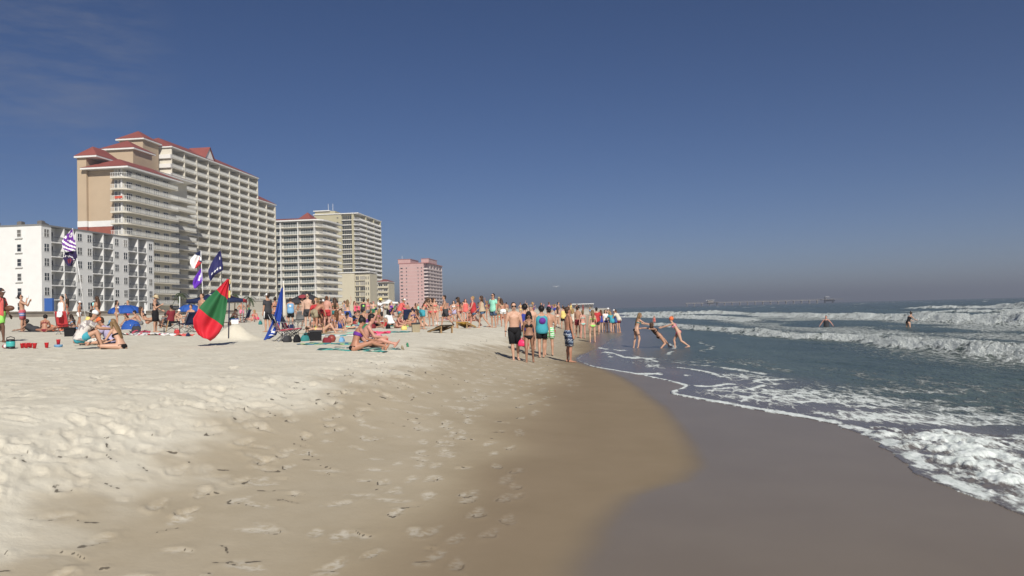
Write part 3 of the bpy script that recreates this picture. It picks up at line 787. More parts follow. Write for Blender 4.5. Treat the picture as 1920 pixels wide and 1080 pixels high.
b4b = site('apartment_annex', 424, -148, 0, 'pale yellow flat roofed annex with stacked windows before the olive tower', 'apartment block')
mb = MB(); mb.box(0, 9.2, 0, 14, 2, 24.6); mb.box(9.2, 17.6, .9, 14, 2, 24.2); mb.box(15.0, 17.8, 0, 14, 2, 23.4); mb.build('wall', M_yellow, b4b)
MB().box(-.5, 18, -.5, 14.4, 24.6, 25.1).build('roof_edge', M_trim, b4b)
w1 = window_mesh('annex_window', 2.0, 2.2, 2, 1, 'y', .12, [M_glass, M_yellow]); w2_ = window_mesh('annex_wide_window', 2.9, 2.2, 3, 1, 'y', .12, [M_glass, M_yellow]); w3 = window_mesh('annex_slot', .6, 1.7, 1, 1, 'y', .08, [M_glass, M_yellow])
for k in range(7):
    z = 20.6 - 2.95 * k
    link('window', w1, b4b, (9.5, .9, z)); link('window', w2_, b4b, (12.0, .9, z)); link('window', w3, b4b, (15.4, 0, z + .2)); link('window', w3, b4b, (16.7, 0, z + .2))
    MB().box(9.25, 14.95, .0, .9, z - .35, z - .05).build('balcony', M_yellow, b4b)
b4c = site('low_annex', 452, -134.4, 0, 'small red roofed balcony annex beside the yellow annex', 'apartment block')
MB().box(0, 6.4, 1.2, 14, 2, 20).build('wall', M_yellow, b4c)
mb = MB(); hip(mb, 0, 6.4, 0, 14, 20.4, 22, .5, .3); mb.build('roof', [M_roof, M_trim], b4c)
w4 = window_mesh('low_window', 2.4, 2.1, 2, 1, 'y', .12, [M_glass, M_trim])
for k in range(6):
    z = 17 - 2.9 * k; MB().box(.1, 6.3, 0, 1.2, z - .25, z).box(.1, 6.3, .0, .08, z, z + .9).build('balcony', M_yellow, b4c)
    link('window', w4, b4c, (.4, 1.2, z + .05)); link('window', w4, b4c, (3.5, 1.2, z + .05))

# ---- pink tower
b5 = site('pink_tower', 645, -152.2, 0, 'pink high rise with two roof blocks and pale balconies, far down the shore', 'apartment tower')
mb = MB(); mb.box(-20.6, 0, 0, 58, 2, 42.6); mb.box(-22, -11.5, 2, 30, 42.6, 46.2); mb.box(-3.8, 2.6, 8, 40, 42.6, 46.6); mb.build('wall', M_pink, b5)
mb = MB()
for k in range(14): mb.box(-20.7, .06, -.08, 0, 39.4 - 2.88 * k, 39.6 - 2.88 * k)
mb.build('floor_band', M_palep, b5)
mb = MB(); mb.box(-21, 3.9, -.4, 58.4, 42.62, 43.1); mb.box(-22.3, -11.2, 1.7, 30.3, 46.2, 46.6); mb.box(-4.1, 2.9, 7.7, 40.3, 46.6, 47); mb.build('roof_edge', mat('dusky_red_trim', (.42, .18, .16), .8), b5)
wa = window_mesh('pink_window', 2.0, 1.3, 2, 1, 'y', .12, [M_glass, M_pink]); wb_ = window_mesh('pink_slot', .9, 1.4, 1, 1, 'y', .08, [M_glass, M_pink])
sl = MB().box(0, 3.4, .0, 57.5, -.25, 0).box(3.3, 3.42, .0, 57.5, 0, .95).box(0, 3.3, .0, .12, 0, .95).mesh('pink_balcony', M_palep); wbb = window_mesh('pink_balcony_window', 8.5, 2.1, 4, 1, 'x', .2, [M_glass, M_palep])
for k in range(14):
    z = 39.9 - 2.88 * k
    link('window', wa, b5, (-19.6, 0, z - 1.7))
    for x in (-15, -5.2, -2.2): link('window', wb_, b5, (x, 0, z - 1.7))
    link('balcony', sl, b5, (0, 0, z - 2.2))
    for y in (1, 12.5, 24, 35.5, 47): link('window', wbb, b5, (0, y, z - 2.1))
for y in (11, 22.5, 34, 45.5, 57.3): MB().box(0, 3.25, y - .15, y + .15, 2, 42.6).build('divider_wall', M_palep, b5)
MB().tube([(-20, 8, 46.4), (-20, 8, 50)], .12, 6).build('antenna', M_trim, b5)

# ---- far down the shore: pavilion, fishing pier
pav = site('beach_pavilion', 985, -34, 1.5, 'long low white roofed pavilion on the hazy far beach', 'pavilion')
MB().box(-13.5, 13.5, 0, 9, 5.2, 6.4).build('roof', M_trim, pav); mb = MB()
for k in range(6): mb.box(-13 + k * 5.1, -12.5 + k * 5.1, .5, 1, -1, 5.2)
mb.build('posts', M_grey, pav); MB().box(-12.8, 12.8, 5, 8.5, -1, 5.2).build('back_wall', M_conc, pav)
M_pier = mat('weathered_pier', (.30, .28, .25), .85, var=.1, scale=.4)
pier = site('fishing_pier', 1227, 0, 0, 'long fishing pier on pilings standing out to sea in the haze', 'pier')
MB().box(112, 326, -3, 3, 4.7, 5.4).build('deck', M_pier, pier)
mb = MB()
for y in (-2.9, 2.9):
    mb.bar((112, y, 6.5), (326, y, 6.5), .18)
    for k in range(36): mb.bar((112 + k * 6 - .0, y, 5.4), (112 + k * 6, y, 6.5), .16)
mb.build('railing', M_pier, pier)
bent = MB(); bent.box(-.7, .7, -3.6, 3.6, 3.9, 4.7)
for y in (-2.6, 0, 2.6): bent.tube([(0, y, -4), (0, y, 3.9)], .5, 6)
bent = bent.mesh('piling_bent', M_pier)
for k in range(20): link('piling_bent', bent, pier, (113.5 + k * 11.1, 0, 0))
sh = MB(); sh.box(141, 154, -6, 6, 8.9, 9.5); sh.build('shelter_roof', M_trim, pier); sh = MB(); sh.box(144, 152.5, -4.5, 4.5, 3.0, 8.9); sh.build('shelter_wall', M_pier, pier); MB().box(139, 160, -7, 7, 5.41, 5.7).build('platform', M_pier, pier)
sh = MB(); sh.box(313, 319, -5, 5, 9.0, 9.5); sh.build('shelter_roof', M_trim, pier); sh = MB(); sh.box(314, 326, -6, 6, 2.6, 4.69); sh.box(313.6, 315, -4, 4, 5.4, 9); sh.build('shelter_wall', M_grey, pier); MB().box(306, 336, -12, 12, 5.41, 5.8).build('platform', M_pier, pier)
# ------------------------------------------------------------------ people
def V3(*a): return Vector(a)
DOWN = ((.16, .02, -1), (.06, .16, -1))
STR = ((.04, .02, -1), (.01, -.04, -1))
POSES = {
 'stand': dict(aR=DOWN, aL=DOWN, lR=STR, lL=((.07, .04, -1), (.03, -.06, -1))),
 'stand_b': dict(t=-2, aR=((.24, -.02, -1), (-.1, .5, -.75)), aL=DOWN, lR=STR, lL=((.10, .14, -1), (.04, -.12, -1)), h=(5, 20)),
 'hips': dict(aR=((.55, -.12, -.8), (-.75, .25, -.55)), aL=((.5, -.12, -.8), (-.7, .25, -.55)), lR=STR, lL=((.12, .05, -1), (.05, -.05, -1))),
 'fold': dict(aR=((.22, .25, -1), (-.7, .6, .1)), aL=((.22, .2, -1), (-.6, .7, .2)), lR=STR, lL=((.08, .08, -1), (.02, -.08, -1)), h=(12, 0)),
 'phone': dict(aR=((.15, .35, -1), (-.25, .8, .55)), aL=((.18, .15, -1), (-.2, .7, -.3)), lR=STR, lL=((.08, .06, -1), (.02, -.06, -1)), h=(18, 0)),
 'drink': dict(t=-4, aR=((.30, .72, -.35), (-.35, .12, 1)), aL=((.42, .62, -.6), (-.45, .45, .85)), lR=STR, lL=((.09, .06, -1), (.03, -.05, -1)), h=(-14, 0)),
 'raise': dict(aR=((.35, .2, .9), (-.1, .2, 1)), aL=DOWN, lR=STR, lL=((.10, .06, -1), (.04, -.06, -1)), h=(-6, 0)),
 'walk': dict(t=3, aR=((.14, -.32, -1), (.03, .05, -1)), aL=((.14, .25, -1), (.02, .42, -1)), lR=((.02, .34, -1), (.0, .02, -1)), lL=((.03, -.16, -1), (.0, -.48, -1)), tw=6),
 'stride': dict(t=5, aR=((.16, -.3, -1), (.03, .15, -1)), aL=((.14, .35, -1), (-.1, .75, -.7)), lR=((.03, .46, -1), (.0, .10, -1)), lL=((.03, -.40, -1), (.0, -.80, -1)), tw=8),
 'amble': dict(t=2, aR=((.22, .02, -1), (.10, .14, -1)), aL=((.20, .05, -1), (.02, .3, -1)), lR=((-.06, .16, -1), (-.06, -.05, -1)), lL=((.03, -.10, -1), (.02, -.30, -1)), tw=4),
 'lean': dict(t=14, b=22, aR=((.2, .7, -.8), (-.15, .9, -.2)), aL=((.2, .55, -.9), (-.2, .8, -.3)), lR=((.05, .12, -1), (.02, -.10, -1)), lL=((.08, -.02, -1), (.03, -.22, -1)), h=(8, 0)),
 'bend': dict(t=34, b=26, aR=((.15, .25, -1), (-.05, .35, -1)), aL=((.2, .35, -1), (-.1, .4, -.9)), lR=((.07, .10, -1), (.03, -.16, -1)), lL=((.09, .22, -1), (.03, -.25, -1)), h=(-10, 0)),
 'pull': dict(t=10, b=10, aR=((.05, .85, -.55), (-.15, 1, -.12)), aL=((.0, .8, -.6), (-.1, 1, -.15)), lR=((.06, .24, -1), (.02, -.22, -1)), lL=((.08, -.06, -1), (.03, -.20, -1)), h=(10, 0)),
 'tug': dict(t=24, b=12, aR=((.05, .9, -.38), (-.1, 1, -.25)), aL=((.02, .9, -.3), (-.05, 1, -.2)), lR=((.04, .50, -.85), (.0, -.12, -1)), lL=((.06, -.30, -1), (.0, -1, -.7)), h=(-8, 0)),
 'leanback': dict(t=-46, b=2, sd=4, aR=((.55, -.55, .05), (.25, -.9, .05)), aL=((.5, -.35, .1), (.1, -.9, .0)), lR=((.18, .45, -.85), (.08, -.80, -.65)), lL=((.16, .90, -.45), (.1, .70, -.75)), h=(10, 0)),
 'wade': dict(t=6, aR=((.65, .1, -.85), (.5, .25, -.8)), aL=((.7, .05, -.8), (.55, .2, -.8)), lR=((.05, .2, -1), (.02, -.1, -1)), lL=((.07, -.1, -1), (.03, -.3, -1)), h=(6, 0)),
 'sit_knees': dict(t=12, b=26, aR=((.16, .8, -.45), (-.25, .85, -.1)), aL=((.16, .75, -.5), (-.2, .9, -.1)), lR=((.16, .86, .42), (.02, .30, -.95)), lL=((.22, .80, .55), (.06, .26, -.95)), h=(8, 0)),
 'sit_flat': dict(t=4, b=20, aR=((.18, .45, -.8), (-.35, .8, -.1)), aL=((.22, .35, -.9), (-.3, .7, -.3)), lR=((.10, 1, .30), (.05, 1, -.35)), lL=((.16, 1, .12), (.06, 1, -.14)), h=(14, 0), fR=(.1, .55, .8), fL=(.1, .55, .8)),
 'sit_back': dict(t=-24, b=10, aR=((.25, -.55, -.85), (.1, -.3, -1)), aL=((.28, -.5, -.85), (.1, -.3, -1)), lR=((.12, .9, .42), (.05, .55, -.85)), lL=((.16, 1, .10), (.06, 1, -.12)), h=(10, 0)),
 'sit_cross': dict(t=8, b=24, aR=((.2, .55, -.8), (-.5, .75, -.25)), aL=((.22, .5, -.85), (-.45, .8, -.2)), lR=((.75, .75, .10), (-.95, .12, -.12)), lL=((.75, .75, .06), (-.9, .25, -.10)), h=(16, 0)),
 'chair': dict(t=-14, b=12, aR=((.25, .25, -.9), (.05, .9, -.1)), aL=((.25, .25, -.9), (.0, .9, -.05)), lR=((.10, 1, .10), (.03, .25, -1)), lL=((.14, 1, .08), (.05, .35, -1)), h=(6, 0)),
 'lounge': dict(t=-42, b=14, aR=((.25, .2, -.9), (.05, .9, -.1)), aL=((.25, .3, -.9), (.0, .9, .15)), lR=((.10, .80, .50), (.03, .55, -.85)), lL=((.14, .9, .30), (.05, .60, -.80)), h=(14, 0)),
 'kneel': dict(t=6, b=14, aR=((.2, .35, -.9), (-.2, .8, -.2)), aL=((.2, .3, -.9), (-.3, .8, .0)), lR=((.12, .75, -.55), (.02, -1, -.10)), lL=((.14, .75, -.5), (.03, -1, -.12)), h=(10, 0), fR=(0, -1, .0), fL=(0, -1, 0)),
 'lie_back': dict(t=-84, b=4, aR=((.35, -.8, -.25), (.1, .9, -.1)), aL=((.4, .9, -.15), (-.1, .95, .1)), lR=((.10, .80, .62), (.02, .55, -.85)), lL=((.12, 1, .04), (.03, 1, -.03)), h=(6, 0), fL=(.2, .4, .9)),
 'lie_front': dict(t=80, b=-34, aR=((.35, .75, -.75), (-.2, 1, -.1)), aL=((.4, .7, -.75), (-.25, 1, -.1)), lR=((.09, -1, -.05), (.02, -1, .02)), lL=((.12, -1, -.05), (.03, -1, .25)), h=(-46, 0), fR=(0, -1, -.1), fL=(0, -.8, .6)),
}
BW_CACHE = {}
def skeleton(pose, sex):
    p = POSES[pose]
    t, bnd, sd_, tw = p.get('t', 0), p.get('b', 0), p.get('sd', 0), p.get('tw', 0)
    def U(a): return Vector((math.sin(R(sd_)), math.sin(R(a)), math.cos(R(a)))).normalized()
    J = {}
    P = Vector((0, 0, 0)); J['P'] = P; J['U0'] = U(t)
    c1 = P + .17 * U(t + .3 * bnd); c2 = c1 + .17 * U(t + .7 * bnd); U1 = U(t + bnd); c3 = c2 + .165 * U1
    X1 = Vector((math.cos(R(tw)), math.sin(R(tw)), 0)); X1 = (X1 - U1 * X1.dot(U1)).normalized()
    X0 = Vector((math.cos(R(tw)), -math.sin(R(tw)), 0)); X0 = (X0 - J['U0'] * X0.dot(J['U0'])).normalized()
    F1 = U1.cross(X1); F0 = J['U0'].cross(X0)
    J.update(c1=c1, c2=c2, c3=c3, U1=U1, X1=X1, X0=X0, F1=F1, F0=F0)
    hp, hy = p.get('h', (0, 0))
    ub = t + bnd * .75
    up = U(ub * .35 + hp) if abs(ub) < 60 else U(ub + hp)
    nk = c3 + .062 * U(t + bnd * .6 + hp * .4)
    hx = X1.copy(); hx.rotate(Matrix.Rotation(R(hy), 3, up)); hx = (hx - up * hx.dot(up)).normalized()
    J.update(nk=nk, hu=up, hx=hx, hf=up.cross(hx), hc=nk + .115 * up)
    sw, hw = (.178, .092) if sex == 'm' else (.155, .092)
    for sgn, L in ((1, 'R'), (-1, 'L')):
        def dv(v, X=X1):
            return Vector((v[0] * sgn, v[1], v[2])).normalized()
        a, b_ = p['a' + L]
        s0 = c3 - .055 * U1 + X1 * sw * sgn
        e = s0 + dv(a) * .285; w = e + dv(b_) * .245; hnd = w + (dv(b_) * .95 + Vector((0, .08, -.05))).normalized() * .10
        th, sk = p['l' + L]
        h0 = P - .02 * J['U0'] + X0 * hw * sgn
        k = h0 + dv(th) * .43; an = k + dv(sk) * .415
        fd = Vector(p.get('f' + L, (0.12, 1, -.05))); fd = Vector((fd[0] * sgn, fd[1], fd[2])).normalized()
        J.update({'s' + L: s0, 'e' + L: e, 'w' + L: w, 'h' + L: hnd, 'hip' + L: h0, 'k' + L: k, 'an' + L: an, 'fd' + L: fd})
    return J
TORSO = {'m': [(-.11, .085, .08), (-.05, .155, .112), (.03, .158, .112), (.10, .146, .102), (.17, .140, .098), (.25, .158, .106), (.34, .178, .118), (.42, .172, .104), (.475, .118, .078), (.505, .060, .058)],
         'f': [(-.11, .085, .085), (-.05, .160, .120), (.03, .160, .116), (.10, .132, .094), (.17, .115, .084), (.25, .126, .090), (.34, .144, .098), (.42, .138, .086), (.475, .094, .064), (.505, .046, .046)]}
def spine(J, h):
    P, c1, c2, c3 = J['P'], J['c1'], J['c2'], J['c3']
    if h < 0: return P + J['U0'] * h
    if h < .17: return P.lerp(c1, h / .17)
    if h < .34: return c1.lerp(c2, (h - .17) / .17)
    return c2.lerp(c3, (h - .34) / .165)
def sp_rad(sex, h):
    T_ = TORSO[sex]; hs = [a for a, _, _ in T_]
    return float(np.interp(h, hs, [b for _, b, _ in T_])), float(np.interp(h, hs, [c for _, _, c in T_]))
def body_raw(pose, sex, fine):
    J = skeleton(pose, sex); mb = MB(); g = 1.0 if sex == 'm' else .84; n = 14 if fine else 10
    hs = [a for a, _, _ in TORSO[sex]]
    mb.tube([spine(J, h) for h in hs], [(b, c) for _, b, c in TORSO[sex]], n, up=J['X1'])
    mb.tube([J['c3'] - .03 * J['U1'], J['nk'], J['hc'] - .03 * J['hu']], [.056 * (.9 + .1 * g), .050 * (.85 + .15 * g), .05], 10)
    for L, sg in (('R', 1), ('L', -1)):
        s0, e, w, h = J['s' + L], J['e' + L], J['w' + L], J['h' + L]
        mb.tube([J['c3'] + .045 * J['U1'] + J['X1'] * sg * .02, J['c3'] - .005 * J['U1'] + J['X1'] * sg * .085, s0 + .012 * J['U1']], [.036 * g, .042 * g, .044 * g], 8)
        mb.ball(s0 - J['X1'] * sg * .008, (.060 * g, .056 * g, .058 * g), 10, 6)
        mb.tube([s0, s0.lerp(e, .35), s0.lerp(e, .75), e], [.052 * g, .050 * g, .041 * g, .037 * g], 10)
        mb.ball(e, .038 * g, 8, 6)
        mb.tube([e, e.lerp(w, .3), e.lerp(w, .75), w], [.037 * g, .041 * g, .031 * g, .025 * g], 10)
        d = (h - w).normalized(); sx = d.orthogonal() if abs(d.x) > .9 else (Vector((1, 0, 0)) - d * d.x).normalized()
        sx = d.cross(sx)
        mb.tube([w - d * .01, w + d * .04, w + d * .085, w + d * .10], [(.026 * g, .022 * g), (.038 * g, .019 * g), (.038 * g, .017 * g), (.03 * g, .014 * g)], 8, up=sx)
        sy = d.cross(sx)
        for q, ln in ((-.027, .060), (-.009, .074), (.009, .070), (.026, .054)):
            a0 = w + d * .085 + sx * q * g; a1 = a0 + d * ln * .55 - sy * .004; a2 = a0 + (d * .95 + sy * .35 * (1 if sy.y > 0 else -1)).normalized() * ln
            mb.tube([a0 - d * .02, a1, a2], [.0105, .0098, .008], 6)
        tb = 1 if sx.y > 0 else -1
        mb.tube([w + d * .03 + sx * .028 * tb, w + d * .06 + sx * .050 * tb, w + d * .095 + sx * .052 * tb], [.012, .011, .009], 6)
        hp, k, an, fd = J['hip' + L], J['k' + L], J['an' + L], J['fd' + L]
        tg = 1.0 if sex == 'm' else 1.0
        mb.ball(hp, .088 * tg, 10, 6)
        mb.tube([hp, hp.lerp(k, .3), hp.lerp(k, .75), k], [.088 * tg, .082 * tg, .062, .053], 12)
        mb.ball(k, .054, 8, 6)
        td = (k - hp).normalized()
        back = Vector((0, -1, 0)) if abs(td.z) > .5 else Vector((0, 0, -1))
        cf = k.lerp(an, .32) + back * .010
        mb.tube([k, cf, k.lerp(an, .7), an], [.051, .056 if sex == 'm' else .052, .038, .033], 10)
        mb.ball(an, .036, 8, 6)
        mb.tube([an - fd * .06 - V3(0, 0, .035), an - V3(0, 0, .038) + fd * .03, an - V3(0, 0, .05) + fd * .12, an - V3(0, 0, .055) + fd * .17, an - V3(0, 0, .057) + fd * .19],
                [(.030, .030), (.036, .034), (.044, .020), (.042, .015), (.030, .011)], 10, up=fd.cross(V3(0, 0, 1)) if abs(fd.z) < .9 else V3(1, 0, 0))
        mb.ball(J['P'] - J['U0'] * .045 + J['X0'] * .075 * sg - J['F0'] * .055 + J['F0'] * .0, (.085, .075, .085), 10, 6)
        if sex == 'f': mb.ball(spine(J, .335) + J['X1'] * .068 * sg + J['F1'] * .078, (.056, .052, .056), 10, 6)
        else: mb.ball(spine(J, .375) + J['X1'] * .075 * sg + J['F1'] * .078, (.075, .035, .050), 10, 6)
    M = Matrix((J['hx'], J['hf'], J['hu'])).transposed()
    hc = J['hc']; q = 1.0 if sex == 'm' else .95
    prof = [(-.120, .024, .026, .055), (-.105, .044, .044, .040), (-.07, .058, .066, .024), (-.03, .068, .084, .010), (.02, .074, .094, .0), (.07, .068, .086, -.004), (.105, .046, .058, -.006), (.122, .014, .018, -.006)]
    mb.tube([hc + M @ V3(0, f * q, z * q) for z, a, b_, f in prof], [(a * q, b_ * q) for z, a, b_, f in prof], 14, up=J['hx'])
    mb.tube([hc + M @ V3(0, .088, .012), hc + M @ V3(0, .108, -.026), hc + M @ V3(0, .09, -.036)], [.009, .014, .010], 6)
    for sg in (1, -1): mb.ball(hc + M @ V3(.073 * q * sg, -.005, -.008), (.010, .020, .030), 8, 5)
    return mb, J
def fabm(c): return c if isinstance(c, bpy.types.Material) else FAB[c]
# --- cloth and hair shapes, all in the body's own frame
def wear(kind, J, sex, arg=None):
    mb = MB(); U0, U1, X0, X1, F0, F1 = (J[k] for k in ('U0', 'U1', 'X0', 'X1', 'F0', 'F1'))
    n = 14
    def torso(hs, ex, flare=0):
        mb.tube([spine(J, h) for h in hs], [(sp_rad(sex, h)[0] + ex + flare * max(0, (hs[-1] - h)) , sp_rad(sex, h)[1] + ex + .008 + flare * max(0, hs[-1] - h)) for h in hs], n, up=X1)
    def glutes(ex):
        for sg in (1, -1): mb.ball(J['P'] - U0 * .045 + X0 * .075 * sg - F0 * .055, (.085 + ex, .075 + ex, .085 + ex), 10, 6)
    def sleeve(fr, ex, full=False):
        g = 1.0 if sex == 'm' else .86
        for L, sg in (('R', 1), ('L', -1)):
            s0, e, w = J['s' + L], J['e' + L], J['w' + L]
            mb.ball(s0 - X1 * sg * .01, .060 * g + ex, 10, 6)
            if full: mb.tube([s0, s0.lerp(e, .5), e, e.lerp(w, .5), e.lerp(w, fr)], [.055 * g + ex, .052 * g + ex, .043 * g + ex, .044 * g + ex, .036 * g + ex], 10)
            else: mb.tube([s0, s0.lerp(e, fr * .5), s0.lerp(e, fr)], [.056 * g + ex, .056 * g + ex, .060 * g + ex], 10)
    if kind in ('trunks', 'shorts', 'leggings'):
        hem, fl, top = {'trunks': (.62, .030, .075), 'shorts': (.34, .016, .07), 'leggings': (1.0, .010, .08)}[kind]
        if arg: hem = arg
        torso([-.115, -.06, -.02, .03, top], .022); glutes(.020)
        for L in 'RL': mb.ball(J['hip' + L], .108, 10, 6)
        for L in 'RL':
            h0, k, an = J['hip' + L], J['k' + L], J['an' + L]
            pts = [h0, h0.lerp(k, .3)] + ([h0.lerp(k, min(hem, 1))] if hem <= 1 else [k, k.lerp(an, hem - 1)])
            rr = [.088 + .014, .084 + fl * .8] + ([.084 - .024 * hem + fl * 1.15] if hem <= 1 else [.056 + fl * 1.2, .056 + fl * 1.1])
            mb.tube(pts, rr, 12)
    elif kind == 'bottom':
        torso([-.118, -.085, -.045, -.005, .012], .011)
        for sg in (1, -1): mb.ball(J['P'] - U0 * .035 + X0 * .068 * sg - F0 * .055, (.080, .083, .068), 10, 6)
    elif kind in ('bikini', 'bandeau'):
        torso([.300, .325, .345] if kind == 'bikini' else [.285, .31, .35, .37], .007)
        for sg in (1, -1):
            c = spine(J, .335) + X1 * .068 * sg + F1 * .080
            mb.ball(c, (.060, .055, .058), 10, 6)
            if kind == 'bikini':
                mb.tube([c + U1 * .045 + F1 * .02, spine(J, .455) + X1 * .055 * sg + F1 * .062, spine(J, .49) + X1 * .06 * sg, spine(J, .42) + X1 * .06 * sg - F1 * .088, spine(J, .325) + X1 * .05 * sg - F1 * .105], .008, 5)
    elif kind == 'onepiece':
        torso([-.118, -.085, -.045, .03, .10, .17, .25, .34, .385], .008)
        for sg in (1, -1):
            mb.ball(J['P'] - U0 * .035 + X0 * .068 * sg - F0 * .055, (.080, .083, .068), 10, 6)
            mb.ball(spine(J, .335) + X1 * .068 * sg + F1 * .080, (.060, .055, .058), 10, 6)
            mb.tube([spine(J, .37) + X1 * .065 * sg + F1 * .085, spine(J, .485) + X1 * .065 * sg, spine(J, .36) + X1 * .06 * sg - F1 * .1], .011, 5)
    elif kind in ('tee', 'tank', 'longtee'):
        lo = -.13 if arg is None else arg
        torso([lo, lo * .5, .03, .10, .17, .25, .34, .42, .472] if kind != 'tank' else [lo, lo * .5, .03, .10, .17, .25, .34, .41, .455], .017 if kind != 'tank' else .030, .085)
        if sex == 'f':
            for sg in (1, -1): mb.ball(spine(J, .335) + X1 * .068 * sg + F1 * .075, (.066, .060, .064), 10, 6)
        else: mb.tube([spine(J, .36) + F1 * .02, spine(J, .40) + F1 * .02], [(.16, .115), (.15, .11)], 12, up=X1)
        if kind == 'tee': sleeve(.62, .013)
        elif kind == 'longtee': sleeve(.95, .012, True)
        else:
            for sg in (1, -1): mb.tube([spine(J, .43) + X1 * .10 * sg + F1 * .085, spine(J, .505) + X1 * .095 * sg, spine(J, .43) + X1 * .10 * sg - F1 * .09], (.022, .022, .022), 6)
    elif kind == 'open_shirt':
        for sg in (1, -1):
            hs = [-.10, .05, .17, .30, .42, .47]
            def fn(u, v, sg=sg):
                h = -.12 + .60 * v; a = R(35 + 150 * u); ra, rb = sp_rad(sex, h); fl = .02 + .10 * (1 - v) * .4
                return spine(J, h) + X1 * sg * math.sin(a) * (ra + fl) + F1 * math.cos(a) * (rb + fl)
            mb.grid(fn, 8, 7)
        sleeve(.75, .016)
    elif kind == 'dress':
        hem = arg or .45
        torso([-.02, .03, .10, .17, .25, .34, .40], .012)
        for sg in (1, -1): mb.ball(spine(J, .335) + X1 * .068 * sg + F1 * .078, (.062, .056, .060), 10, 6)
        mid = lambda f: (J['hipR'].lerp(J['kR'], f) + J['hipL'].lerp(J['kL'], f)) / 2
        wd = lambda f: abs((J['hipR'].lerp(J['kR'], f) - J['hipL'].lerp(J['kL'], f)).y) * .5
        mb.tube([spine(J, .04), spine(J, -.05), mid(.2), mid(hem)], [(.175, .13), (.185, .15), (.195, .15 + wd(.2)), (.205, .155 + wd(hem))], 14, up=X0)
    elif kind == 'skirt':
        hem = arg or .9
        mid = lambda f: (J['hipR'].lerp(J['kR'], f) + J['hipL'].lerp(J['kL'], f)) / 2
        wd = lambda f: abs((J['hipR'].lerp(J['kR'], f) - J['hipL'].lerp(J['kL'], f)).y) * .5
        mb.tube([spine(J, .09), spine(J, .03), spine(J, -.05), mid(.25), mid(.6), mid(hem)], [(.15, .115), (.176, .135), (.186, .155), (.195, .15 + wd(.25)), (.20, .14 + wd(.6)), (.205, .135 + wd(hem))], 14, up=X0)
    M = Matrix((J['hx'], J['hf'], J['hu'])).transposed(); hc = J['hc']
    H = lambda x, y, z: hc + M @ V3(x, y, z)
    if kind == 'short_hair':
        mb.ball(H(0, -.026, .040), (.083, .102, .098), 12, 8, M); mb.ball(H(0, -.045, -.02), (.075, .068, .075), 10, 6, M)
    elif kind == 'afro': mb.ball(H(0, -.02, .035), (.105, .118, .115), 12, 8, M)
    elif kind in ('long_hair', 'mid_hair', 'pony'):
        mb.ball(H(0, -.028, .038), (.086, .103, .100), 12, 8, M); mb.ball(H(0, -.05, -.03), (.080, .070, .09), 10, 6, M)
        if kind != 'pony':
            dn = V3(0, 0, -1); ln = .40 if kind == 'long_hair' else .26
            bk = -J['F1']
            p0 = H(0, -.055, .03); p1 = H(0, -.085, -.08); tgt = spine(J, .42) - J['F1'] * .095; p3 = spine(J, .505 - ln + .06) - J['F1'] * .105
            if J['U1'].z < .5: p3 = tgt + dn * .15
            mb.tube([p0, p1, tgt, p3], [(.072, .05), (.086, .042), (.088, .032), (.05, .014)], 10, up=J['hx'])
            for sg in (1, -1): mb.tube([H(.06 * sg, -.02, .05), H(.090 * sg, -.02, -.06), H(.096 * sg, -.02, -.15), spine(J, .46) + X1 * .10 * sg + F1 * .04], [.03, .034, .03, .016], 8)
        else: mb.tube([H(0, -.10, .06), H(0, -.15, .03), H(0, -.15, -.08), H(0, -.125, -.17)], [.022, .03, .026, .010], 8)
    elif kind == 'bun':
        mb.ball(H(0, -.014, .030), (.085, .106, .102), 12, 8, M); mb.ball(H(0, -.07, .115), .048, 10, 6, M)
    elif kind in ('cap', 'backcap', 'visor'):
        mb.tube([H(0, -.004, .022), H(0, -.004, .06), H(0, -.006, .10), H(0, -.006, .128), H(0, -.006, .138)], [(.086, .108), (.087, .108), (.074, .092), (.04, .05), (.008, .01)], 14, up=J['hx'])
        s = -1 if kind == 'backcap' else 1
        mb.tube([H(0, .07 * s, .036), H(0, .14 * s, .034), H(0, .175 * s, .026)], [(.078, .010), (.074, .009), (.045, .006)], 12, up=J['hx'])
    elif kind == 'bucket':
        mb.tube([H(0, -.004, .02), H(0, -.004, .07), H(0, -.004, .12), H(0, -.004, .132)], [(.09, .112), (.086, .106), (.07, .086), (.02, .02)], 14, up=J['hx'])
        mb.tube([H(0, 0, .0), H(0, 0, .018), H(0, 0, .035)], [(.152, .168), (.145, .16), (.088, .108)], 16, up=J['hx'])
    elif kind == 'beanie':
        mb.ball(H(0, -.008, .035), (.092, .112, .108), 12, 8, M)
    elif kind == 'shades':
        mb.tube([H(-.074, .04, .012), H(-.062, .082, .012), H(-.03, .099, .010), H(0, .098, .014), H(.03, .099, .010), H(.062, .082, .012), H(.074, .04, .012)], [(.006, .006), (.014, .010), (.022, .010), (.008, .008), (.022, .010), (.014, .010), (.006, .006)], 8, up=J['hu'])
    elif kind == 'face':
        mb.tube([H(-.024, .086, -.064), H(0, .096, -.064), H(.024, .086, -.064)], .006, 5)
    elif kind in ('eye', 'eye_l'):
        sg = 1 if kind == 'eye' else -1
        mb.ball(H(.031 * sg, .086, .012), (.014, .012, .008), 8, 5, M)
    elif kind in ('brow', 'brow_l'):
        sg = 1 if kind == 'brow' else -1
        mb.tube([H(.012 * sg, .098, .030), H(.045 * sg, .090, .032)], .005, 5)
    elif kind in ('stripe_r', 'stripe_l'):
        L, sg = ('R', 1) if kind == 'stripe_r' else ('L', -1)
        h0, k = J['hip' + L], J['k' + L]
        mb.tube([h0 + X0 * sg * .078 + U0 * .03, h0.lerp(k, .3) + X0 * sg * .085, h0.lerp(k, .7) + X0 * sg * .078], [(.035, .038), (.035, .038), (.03, .036)], 8, up=F0)
    elif kind == 'bangle':
